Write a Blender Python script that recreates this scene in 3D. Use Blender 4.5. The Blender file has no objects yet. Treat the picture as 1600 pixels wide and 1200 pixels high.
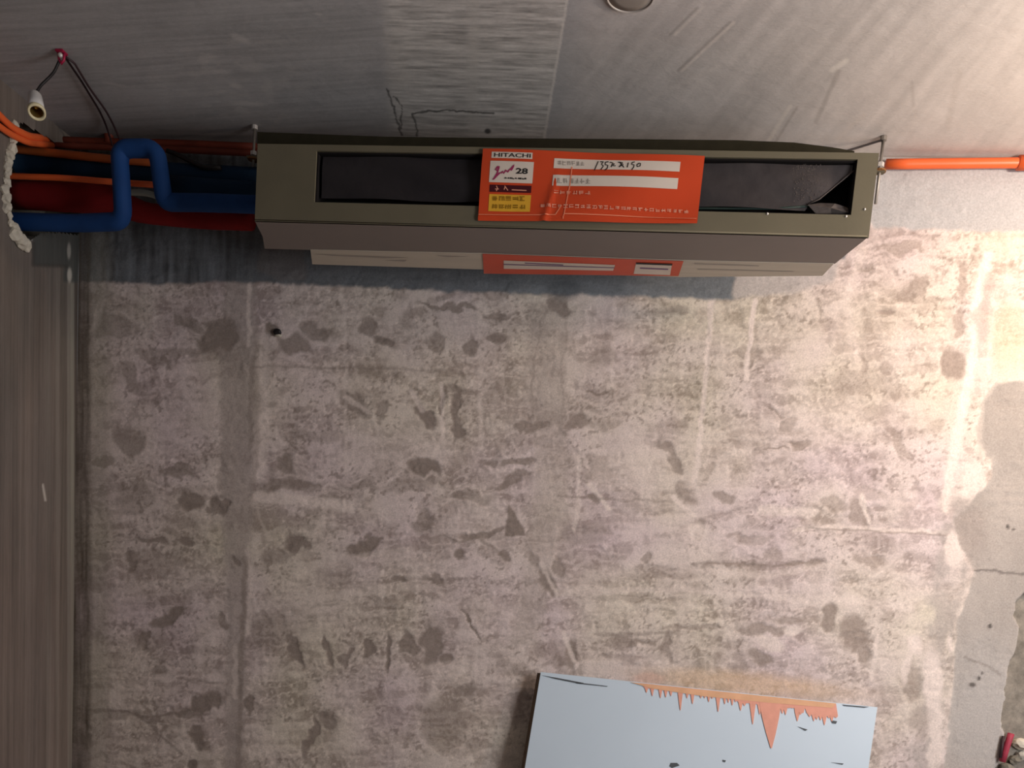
import bpy, bmesh, math, random
import numpy as np
from mathutils import Matrix, Vector

# ------------------------------------------------------------------ camera, world, lights, exposure
S = bpy.context.scene
COL = S.collection
CAMZ = 1.5                                   # camera height above the floor
F, CX, CY = 1300.0, 800.0, 1067.0            # the photograph is the upper crop of a portrait frame (lens shift)


def cam_rot(yaw, pitch, roll):
    B = np.array([[1, 0, 0], [0, 0, -1], [0, 1, 0.]])
    cy, sy, cp, sp, cr, sr = math.cos(yaw), math.sin(yaw), math.cos(pitch), math.sin(pitch), math.cos(roll), math.sin(roll)
    Ry = np.array([[cy, 0, sy], [0, 1, 0], [-sy, 0, cy]])
    Rx = np.array([[1, 0, 0], [0, cp, -sp], [0, sp, cp]])
    Rz = np.array([[cr, -sr, 0], [sr, cr, 0], [0, 0, 1]])
    return Rz @ Rx @ Ry @ B


RM = cam_rot(math.radians(7), math.radians(7), math.radians(4.5))
cam_d = bpy.data.cameras.new('camera')
cam = bpy.data.objects.new('camera', cam_d)
COL.objects.link(cam)
r_, d_, f_ = RM[0], RM[1], RM[2]
cam.matrix_world = Matrix(((r_[0], -d_[0], -f_[0], 0), (r_[1], -d_[1], -f_[1], 0), (r_[2], -d_[2], -f_[2], CAMZ), (0, 0, 0, 1)))
cam_d.sensor_width = 36.0
cam_d.lens = F / 1600 * 36
cam_d.shift_y = (CY - 600) / 1600
cam_d.clip_start = 0.02
S.camera = cam

w = bpy.data.worlds.new('world')
S.world = w
w.use_nodes = True
w.node_tree.nodes['Background'].inputs[0].default_value = (0.92, 0.95, 1.0, 1)
w.node_tree.nodes['Background'].inputs[1].default_value = 0.13


def lamp(name, kind, loc, power, color, size=0.1, rot=None):
    l = bpy.data.lights.new(name, kind)
    l.energy = power
    l.color = color
    if kind == 'AREA':
        l.size = size
    else:
        l.shadow_soft_size = size
    o = bpy.data.objects.new(name, l)
    o.location = loc
    if rot:
        o.rotation_euler = rot
    COL.objects.link(o)
    return o


lamp('assumed_lamp', 'POINT', (1.33, 1.90, CAMZ + 1.02), 28, (1.0, 0.80, 0.62), 0.05)  # lamp assumed out of view at the right, from the warm ceiling glow
# assumed window daylight: area light just inside the solid right wall, nearer the camera
lamp('assumed_window_light', 'AREA', (2.08, 1.0, CAMZ + 0.32), 64, (0.96, 0.97, 1.0), 1.1, (math.radians(90), 0, math.radians(62)))
S.view_settings.view_transform = 'Standard'
S.view_settings.look = 'None'
S.view_settings.exposure = 0.14
S.view_settings.gamma = 1.0
S.view_settings.use_curve_mapping = False

# ------------------------------------------------------------------ measuring helpers
D = 2.66          # back wall
XL = -1.866       # left wall
H = 1.285         # ceiling, above the camera
XR = 2.15
UF = 2.2          # front of the unit
UB = 0.882        # underside of the unit


def ray(px, py):
    return RM.T @ np.array([(px - CX) / F, (py - CY) / F, 1.0])


def up(p):
    return Vector((p[0], p[1], p[2] + CAMZ))


def atY(px, py, Y):
    r = ray(px, py)
    return up(r * Y / r[1])


def atZ(px, py, Z):
    r = ray(px, py)
    return up(r * Z / r[2])


def atX(px, py, X):
    r = ray(px, py)
    return up(r * X / r[0])


def proj(P):
    q = P @ RM.T
    z = np.where(q[..., 2] > 0.05, q[..., 2], 0.05)
    return CX + F * q[..., 0] / z, CY + F * q[..., 1] / z


# ------------------------------------------------------------------ numpy noise
def vnoise(x, y, seed=0):
    xi, yi = np.floor(x).astype(np.int64), np.floor(y).astype(np.int64)
    xf, yf = x - xi, y - yi
    u, v = xf * xf * (3 - 2 * xf), yf * yf * (3 - 2 * yf)

    def h(a, b):
        n = (a * 374761393 + b * 668265263 + seed * 974634777) & 0x7fffffff
        n = ((n ^ (n >> 13)) * 1274126177) & 0x7fffffff
        return ((n ^ (n >> 16)) & 0xffff) / 65535.0
    a, b, c, d = h(xi, yi), h(xi + 1, yi), h(xi, yi + 1), h(xi + 1, yi + 1)
    return a + (b - a) * u + (c - a) * v + (a - b - c + d) * u * v


def fbm(x, y, o=4, seed=0):
    s, a, t = 0, 0.5, 0
    for k in range(o):
        s = s + a * vnoise(x, y, seed + k * 17)
        t += a
        a *= 0.5
        x, y = x * 2.03 + 11.3, y * 2.03 + 5.7
    return s / t


def sst(a, b, x):
    t = np.clip((x - a) / (b - a), 0, 1)
    return t * t * (3 - 2 * t)


def mixc(c, col, m):
    return c + (np.array(col) - c) * m[..., None]


def ell(X, Y, cx, cy, rx, ry, ang=0, soft=0.35):
    a = math.radians(ang)
    R = max(rx, ry) * 1.8
    out = np.zeros_like(X)
    k = (np.abs(X - cx) < R) & (np.abs(Y - cy) < R)
    if not k.any():
        return out
    dx, dy = X[k] - cx, Y[k] - cy
    u, v = dx * math.cos(a) + dy * math.sin(a), -dx * math.sin(a) + dy * math.cos(a)
    out[k] = sst(1 + soft, 1 - soft, np.sqrt((u / rx) ** 2 + (v / ry) ** 2))
    return out


def poly(X, Y, pts, soft=3.0):
    """soft mask of a polygon (signed distance)"""
    P = np.array(pts, float)
    x0, y0 = P.min(0) - soft * 2
    x1, y1 = P.max(0) + soft * 2
    out = np.zeros_like(X)
    k = (X > x0) & (X < x1) & (Y > y0) & (Y < y1)
    if not k.any():
        return out
    x, y = X[k], Y[k]
    d = np.full(x.shape, 1e9)
    ins = np.zeros(x.shape, bool)
    for i in range(len(P)):
        a, b = P[i], P[(i + 1) % len(P)]
        e = b - a
        t = np.clip(((x - a[0]) * e[0] + (y - a[1]) * e[1]) / max(e @ e, 1e-9), 0, 1)
        d = np.minimum(d, np.hypot(x - a[0] - t * e[0], y - a[1] - t * e[1]))
        c = ((a[1] > y) != (b[1] > y))
        with np.errstate(divide='ignore', invalid='ignore'):
            xx = (b[0] - a[0]) * (y - a[1]) / (b[1] - a[1]) + a[0]
        ins ^= c & (x < xx)
    sd = np.where(ins, d, -d)
    out[k] = sst(-soft, soft, sd)
    return out


def line(X, Y, pts, wd, soft=0.6):
    P = np.array(pts, float)
    x0, y0 = P.min(0) - wd * 3
    x1, y1 = P.max(0) + wd * 3
    out = np.zeros_like(X)
    k = (X > x0) & (X < x1) & (Y > y0) & (Y < y1)
    if not k.any():
        return out
    x, y = X[k], Y[k]
    d = np.full(x.shape, 1e9)
    for a, b in zip(P[:-1], P[1:]):
        e = b - a
        t = np.clip(((x - a[0]) * e[0] + (y - a[1]) * e[1]) / max(e @ e, 1e-9), 0, 1)
        d = np.minimum(d, np.hypot(x - a[0] - t * e[0], y - a[1] - t * e[1]))
    out[k] = sst(wd * (1 + soft), wd * (1 - soft), d)
    return out


# ------------------------------------------------------------------ materials
def mat(name, col, rough=0.7, spec=0.3, metal=0.0, var=0.12, vscale=30.0, bump=0.0, bscale=60.0, coat=0.0, alpha=1.0, stretch=None):
    m = bpy.data.materials.new(name)
    m.use_nodes = True
    nt = m.node_tree
    b = nt.nodes['Principled BSDF']
    b.inputs['Roughness'].default_value = rough
    b.inputs['Specular IOR Level'].default_value = spec
    b.inputs['Metallic'].default_value = metal
    b.inputs['Coat Weight'].default_value = coat
    tc = nt.nodes.new('ShaderNodeTexCoord')
    mp = nt.nodes.new('ShaderNodeMapping')
    if stretch:
        mp.inputs['Scale'].default_value = stretch
    nt.links.new(tc.outputs['Object'], mp.inputs[0])
    n = nt.nodes.new('ShaderNodeTexNoise')
    n.inputs['Scale'].default_value = vscale
    n.inputs['Detail'].default_value = 5
    nt.links.new(mp.outputs[0], n.inputs['Vector'])
    mx = nt.nodes.new('ShaderNodeMix')
    mx.data_type = 'RGBA'
    mx.inputs[6].default_value = tuple(c * (1 - var) for c in col) + (1,)
    mx.inputs[7].default_value = tuple(min(1, c * (1 + var)) for c in col) + (1,)
    nt.links.new(n.outputs['Fac'], mx.inputs[0])
    nt.links.new(mx.outputs[2], b.inputs['Base Color'])
    if bump:
        n2 = nt.nodes.new('ShaderNodeTexNoise')
        n2.inputs['Scale'].default_value = bscale
        n2.inputs['Detail'].default_value = 4
        nt.links.new(mp.outputs[0], n2.inputs['Vector'])
        bp = nt.nodes.new('ShaderNodeBump')
        bp.inputs['Strength'].default_value = bump
        bp.inputs['Distance'].default_value = 0.004
        nt.links.new(n2.outputs['Fac'], bp.inputs['Height'])
        nt.links.new(bp.outputs[0], b.inputs['Normal'])
    return m


def dust_and_sheen(m, dust, x0, x1, top):
    """plaster dust and a painted sheen mixed into the base colour, growing along X"""
    nt = m.node_tree
    b = nt.nodes['Principled BSDF']
    src = b.inputs['Base Color'].links[0].from_socket
    tc = nt.nodes.new('ShaderNodeTexCoord')
    sx = nt.nodes.new('ShaderNodeSeparateXYZ')
    nt.links.new(tc.outputs['Object'], sx.inputs[0])
    mr = nt.nodes.new('ShaderNodeMapRange')
    mr.inputs[1].default_value, mr.inputs[2].default_value = x0, x1
    mr.inputs[4].default_value = top
    nt.links.new(sx.outputs[0], mr.inputs[0])
    n = nt.nodes.new('ShaderNodeTexNoise')
    n.inputs['Scale'].default_value = 22
    n.inputs['Detail'].default_value = 6
    nt.links.new(tc.outputs['Object'], n.inputs['Vector'])
    mu = nt.nodes.new('ShaderNodeMath')
    mu.operation = 'MULTIPLY'
    nt.links.new(mr.outputs[0], mu.inputs[0])
    nt.links.new(n.outputs['Fac'], mu.inputs[1])
    mx = nt.nodes.new('ShaderNodeMix')
    mx.data_type = 'RGBA'
    nt.links.new(mu.outputs[0], mx.inputs[0])
    nt.links.new(src, mx.inputs[6])
    mx.inputs[7].default_value = tuple(dust) + (1,)  # one colour for the dust and the painted sheen
    nt.links.new(mx.outputs[2], b.inputs['Base Color'])


def painted_mat(name, rough=0.9, scale=160.0, stretch=(1, 1, 1), amt=0.10, bump=0.25):
    """masonry: colour attribute of the mesh with procedural grain and fine relief"""
    m = bpy.data.materials.new(name)
    m.use_nodes = True
    nt = m.node_tree
    b = nt.nodes['Principled BSDF']
    b.inputs['Roughness'].default_value = rough
    b.inputs['Specular IOR Level'].default_value = 0.15
    at = nt.nodes.new('ShaderNodeAttribute')
    at.attribute_name = 'col'
    tc = nt.nodes.new('ShaderNodeTexCoord')
    mp = nt.nodes.new('ShaderNodeMapping')
    mp.inputs['Scale'].default_value = stretch
    nt.links.new(tc.outputs['Object'], mp.inputs[0])
    n = nt.nodes.new('ShaderNodeTexNoise')
    n.inputs['Scale'].default_value = scale
    n.inputs['Detail'].default_value = 6
    n.inputs['Roughness'].default_value = 0.7
    nt.links.new(mp.outputs[0], n.inputs['Vector'])
    mr = nt.nodes.new('ShaderNodeMapRange')
    mr.inputs[1].default_value, mr.inputs[2].default_value = 0.3, 0.7
    mr.inputs[3].default_value, mr.inputs[4].default_value = 1 - amt, 1 + amt
    nt.links.new(n.outputs['Fac'], mr.inputs[0])
    vm = nt.nodes.new('ShaderNodeVectorMath')
    vm.operation = 'SCALE'
    nt.links.new(at.outputs['Color'], vm.inputs[0])
    nt.links.new(mr.outputs[0], vm.inputs['Scale'])
    nt.links.new(vm.outputs[0], b.inputs['Base Color'])
    bp = nt.nodes.new('ShaderNodeBump')
    bp.inputs['Strength'].default_value = bump
    bp.inputs['Distance'].default_value = 0.003
    nt.links.new(n.outputs['Fac'], bp.inputs['Height'])
    nt.links.new(bp.outputs[0], b.inputs['Normal'])
    return m


M = {
    'frame': mat('galvanised_olive_sheet', (0.135, 0.116, 0.076), 0.62, 0.3, 0.0, 0.16, 9, 0.05, 120),
    'under': mat('grey_brown_sheet', (0.20, 0.165, 0.145), 0.6, 0.3, 0, 0.08, 6),
    'film': mat('black_plastic_film', (0.019, 0.0155, 0.017), 0.62, 0.3, 0, 0.25, 14, 0.25, 45),
    'film_dust': mat('dusty_film', (0.085, 0.07, 0.064), 0.8, 0.2, 0, 0.4, 60, 0.3, 90),
    'dark': mat('dark_interior', (0.012, 0.010, 0.010), 0.9, 0.1),
    'shadow_dark': mat('shadow_gap_dark', (0.030, 0.026, 0.016), 0.95, 0.1, 0, 0.3, 30),
    'green': mat('dark_green_gap', (0.012, 0.024, 0.020), 0.6, 0.3),
    'label': mat('orange_red_label_paper', (0.56, 0.055, 0.012), 0.42, 0.4, 0, 0.12, 8),
    'label_fold': mat('pale_fold', (0.80, 0.24, 0.13), 0.45, 0.4),
    'white': mat('label_white', (0.64, 0.55, 0.47), 0.55, 0.3, 0, 0.05, 12),
    'cream': mat('cream_cardboard', (0.50, 0.44, 0.36), 0.75, 0.2, 0, 0.12, 5, 0, 0, stretch=(0.5, 10, 1)),
    'ink': mat('black_ink', (0.02, 0.018, 0.018), 0.6, 0.2),
    'grey_ink': mat('grey_ink', (0.33, 0.29, 0.25), 0.6, 0.2),
    'magenta': mat('magenta_ink', (0.32, 0.03, 0.10), 0.6, 0.2),
    'maroon': mat('maroon_ink', (0.06, 0.006, 0.010), 0.6, 0.2),
    'yellow': mat('yellow_print', (0.68, 0.36, 0.03), 0.55, 0.3),
    'olive_ink': mat('olive_ink', (0.30, 0.15, 0.01), 0.6, 0.2),
    'pink_ink': mat('pale_pink_print', (0.72, 0.30, 0.20), 0.6, 0.2),
    'purple_ink': mat('purple_ink', (0.20, 0.12, 0.20), 0.6, 0.2),
    'blue': mat('blue_insulation_foam', (0.008, 0.045, 0.165), 0.75, 0.25, 0, 0.18, 25, 0.15, 70),
    'navy': mat('navy_insulation_foam', (0.004, 0.020, 0.048), 0.8, 0.2, 0, 0.2, 20, 0.15, 70),
    'red': mat('red_insulation_foam', (0.20, 0.008, 0.009), 0.8, 0.2, 0, 0.2, 18, 0.15, 70),
    'orange': mat('orange_conduit_plastic', (0.80, 0.135, 0.035), 0.4, 0.4, 0, 0.06, 15),
    'orange_dirty': mat('dusty_orange_conduit', (0.42, 0.10, 0.025), 0.55, 0.3, 0, 0.25, 18),
    'dim_conduit': mat('dimmed_orange_conduit', (0.16, 0.030, 0.016), 0.6, 0.3, 0, 0.3, 18),
    'grey_cable': mat('grey_cable', (0.30, 0.31, 0.27), 0.5, 0.3),
    'black_wire': mat('black_wire', (0.016, 0.013, 0.014), 0.5, 0.3),
    'redwire': mat('dark_brown_wire', (0.045, 0.024, 0.027), 0.5, 0.3),
    'redclip': mat('crimson_clip', (0.36, 0.012, 0.055), 0.45, 0.4),
    'ceramic': mat('white_plastic_lampholder', (0.66, 0.64, 0.62), 0.4, 0.4, 0, 0.06),
    'ceramic_rim': mat('cream_rim', (0.75, 0.66, 0.42), 0.4, 0.4),
    'brass': mat('brass_thread', (0.50, 0.33, 0.10), 0.35, 0.5, 0.8),
    'steel': mat('zinc_steel', (0.30, 0.27, 0.24), 0.45, 0.5, 0.6, 0.2, 80),
    'nut': mat('pale_nut', (0.62, 0.58, 0.55), 0.4, 0.5, 0.3),
    'rust': mat('rusty_washer', (0.24, 0.11, 0.04), 0.7, 0.3, 0.2, 0.3, 80),
    'mortar': mat('pale_mortar', (0.62, 0.56, 0.46), 0.95, 0.1, 0, 0.25, 40, 0.6, 60),
    'board': mat('pale_blue_board', (0.60, 0.695, 0.785), 0.5, 0.35, 0, 0.05, 3),
    'board_edge': mat('brown_board_edge', (0.10, 0.065, 0.045), 0.9, 0.1, 0, 0.3, 60),
    'scuff': mat('grey_scuff', (0.10, 0.11, 0.12), 0.8, 0.1),
    'peach': mat('orange_splash', (0.76, 0.35, 0.26), 0.6, 0.3, 0, 0.14, 40),
    'peach_pale': mat('pale_orange_splash', (0.74, 0.42, 0.25), 0.7, 0.2, 0, 0.2, 30),
    'lid': mat('dull_ceiling_lid', (0.31, 0.27, 0.235), 0.7, 0.3, 0, 0.08, 20),
    'lid_rim': mat('pale_lid_rim', (0.46, 0.41, 0.37), 0.3, 0.5),
    'rubble': mat('rubble', (0.46, 0.43, 0.37), 0.95, 0.1, 0, 0.3, 50, 0.6, 80),
    'rubble_dark': mat('dark_rubble', (0.20, 0.18, 0.145), 0.95, 0.1, 0, 0.35, 50, 0.6, 80),
    'redpipe': mat('crimson_conduit', (0.36, 0.04, 0.07), 0.5, 0.3, 0, 0.25, 60),
    'floor': mat('screed', (0.30, 0.27, 0.245), 0.95, 0.1, 0, 0.2, 5, 0.3, 60),
    'plain_wall': mat('grey_render', (0.42, 0.37, 0.33), 0.95, 0.1, 0, 0.15, 4, 0.3, 60),
}

dust_and_sheen(M['film'], (0.15, 0.125, 0.12), -0.2, 0.5, 0.5)  # film's sheen towards the right, painted in along with the dust

# ------------------------------------------------------------------ object helpers
def link(name, me, m=None, parent=None):
    o = bpy.data.objects.new(name, me)
    COL.objects.link(o)
    if m is not None:
        for q in (m if isinstance(m, (list, tuple)) else [m]):
            me.materials.append(M[q] if isinstance(q, str) else q)
    if parent is not None:
        o.parent = parent
        o.matrix_parent_inverse = Matrix.Translation(-parent.location) if parent.parent is None else Matrix.Translation(-tl(parent))
    return o


def tl(o):
    v = Vector((0, 0, 0))
    # all parents here are unrotated, so the world origin is just the location of the top-level thing or zero
    return v


def thing(name, label, cat, loc, group=None):
    o = bpy.data.objects.new(name, None)
    COL.objects.link(o)
    o.location = loc
    o.empty_display_size = 0.05
    o['label'] = label
    o['category'] = cat
    if group:
        o['group'] = group
    return o


def tag(o, label, cat, group=None):
    o['label'] = label
    o['category'] = cat
    if group:
        o['group'] = group
    return o


def mesh_py(name, v, f, smooth=False):
    me = bpy.data.meshes.new(name)
    me.from_pydata([tuple(p) for p in v], [], f)
    me.update()
    if smooth:
        me.polygons.foreach_set('use_smooth', [True] * len(me.polygons))
    return me


def bm_mesh(name, bm, smooth=False):
    bmesh.ops.recalc_face_normals(bm, faces=bm.faces)
    me = bpy.data.meshes.new(name)
    bm.to_mesh(me)
    bm.free()
    if smooth:
        me.polygons.foreach_set('use_smooth', [True] * len(me.polygons))
    return me


def add_box(bm, x0, x1, y0, y1, z0, z1, bev=0.0):
    g = bmesh.ops.create_cube(bm, size=1.0)
    for v in g['verts']:
        v.co = Vector(((x0 + x1) / 2 + v.co.x * (x1 - x0), (y0 + y1) / 2 + v.co.y * (y1 - y0), (z0 + z1) / 2 + v.co.z * (z1 - z0)))
    if bev:
        es = set(e for v in g['verts'] for e in v.link_edges)
        bmesh.ops.bevel(bm, geom=list(es), offset=bev, segments=2, affect='EDGES')


def smooth_path(pts, rad=0.05, n=6):
    """polyline with rounded corners"""
    P = [Vector(p) for p in pts]
    out = [P[0]]
    for a, b, c in zip(P[:-2], P[1:-1], P[2:]):
        r = min(rad, (a - b).length * 0.45, (c - b).length * 0.45)
        p, q = b + (a - b).normalized() * r, b + (c - b).normalized() * r
        for i in range(n + 1):
            t = i / n
            out.append(p * (1 - t) ** 2 + b * 2 * t * (1 - t) + q * t * t)
    out.append(P[-1])
    return out


def tube(bm, pts, r, seg=12, wob=0.0, seed=0, cap=True):
    P = [Vector(p) for p in pts]
    rnd = random.Random(seed)
    rings = []
    up_ = None
    for i, p in enumerate(P):
        t = (P[min(i + 1, len(P) - 1)] - P[max(i - 1, 0)]).normalized()
        if up_ is None:
            up_ = t.orthogonal().normalized()
        up_ = (up_ - t * up_.dot(t)).normalized()
        b = t.cross(up_)
        rr = (r[i] if isinstance(r, (list, tuple)) else r) * (1 + wob * (rnd.random() - 0.5))
        rings.append([bm.verts.new(p + (up_ * math.cos(2 * math.pi * k / seg) + b * math.sin(2 * math.pi * k / seg)) * rr) for k in range(seg)])
    for A, B in zip(rings[:-1], rings[1:]):
        for k in range(seg):
            bm.faces.new((A[k], A[(k + 1) % seg], B[(k + 1) % seg], B[k]))
    if cap:
        bm.faces.new(rings[0][::-1])
        bm.faces.new(rings[-1])


def tube_mesh(name, pts, r, seg=12, rad=0.05, wob=0.0, seed=0, sub=0.05):
    P = smooth_path(pts, rad) if len(pts) > 2 else [Vector(p) for p in pts]
    Q = [P[0]]
    for a, b in zip(P[:-1], P[1:]):
        n = max(1, int((b - a).length / sub))
        for i in range(1, n + 1):
            Q.append(a.lerp(b, i / n))
    bm = bmesh.new()
    if callable(r):
        r = [r(i / (len(Q) - 1)) for i in range(len(Q))]
    tube(bm, Q, r, seg, wob, seed)
    return bm_mesh(name, bm, True)


def lump(name, c, r, seed, sq=(1, 1, 1), sub=2, amp=0.35):
    bm = bmesh.new()
    bmesh.ops.create_icosphere(bm, subdivisions=sub, radius=1)
    rnd = np.random.RandomState(seed)
    off = rnd.rand(3) * 50
    for v in bm.verts:
        n = fbm(np.array([v.co.x * 1.3 + off[0] + v.co.z * 2.1]), np.array([v.co.y * 1.3 + off[1] - v.co.z]), 3, seed)[0]
        k = 1 + amp * (n - 0.5) * 2
        v.co = Vector((v.co.x * r * sq[0] * k, v.co.y * r * sq[1] * k, v.co.z * r * sq[2] * k)) + Vector(c)
    return bm_mesh(name, bm, False)


# ------------------------------------------------------------------ painted grids (walls, ceiling)
def axis(lo, a, b, hi, step, coarse=0.12):
    L = [np.linspace(lo, a, max(2, int((a - lo) / coarse) + 1))[:-1]] if a > lo + 1e-6 else []
    L.append(np.linspace(a, b, int((b - a) / step) + 1))
    if hi > b + 1e-6:
        L.append(np.linspace(b, hi, max(2, int((hi - b) / coarse) + 1))[1:])
    return np.concatenate(L)


def grid_mesh(name, P, col, keep=None, flip=False):
    nr, nc = P.shape[:2]
    me = bpy.data.meshes.new(name)
    idx = np.arange(nr * nc).reshape(nr, nc)
    q = np.stack([idx[:-1, :-1], idx[:-1, 1:], idx[1:, 1:], idx[1:, :-1]], -1)
    if flip:
        q = q[..., ::-1]
    q = q.reshape(-1, 4)
    if keep is not None:
        q = q[keep[:-1, :-1].reshape(-1)]
    P = P.copy()
    P[..., 2] += CAMZ
    me.vertices.add(nr * nc)
    me.vertices.foreach_set('co', P.reshape(-1).astype(np.float32))
    me.loops.add(len(q) * 4)
    me.loops.foreach_set('vertex_index', q.reshape(-1).astype(np.int32))
    me.polygons.add(len(q))
    me.polygons.foreach_set('loop_start', np.arange(0, len(q) * 4, 4, dtype=np.int32))
    me.update(calc_edges=True)
    me.polygons.foreach_set('use_smooth', np.ones(len(q), bool))
    a = me.color_attributes.new('col', 'FLOAT_COLOR', 'POINT')
    c4 = np.ones((nr * nc, 4), np.float32)
    c4[:, :3] = np.clip(col.reshape(-1, 3), 0.003, 0.95)
    a.data.foreach_set('color', c4.reshape(-1))
    return me


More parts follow.
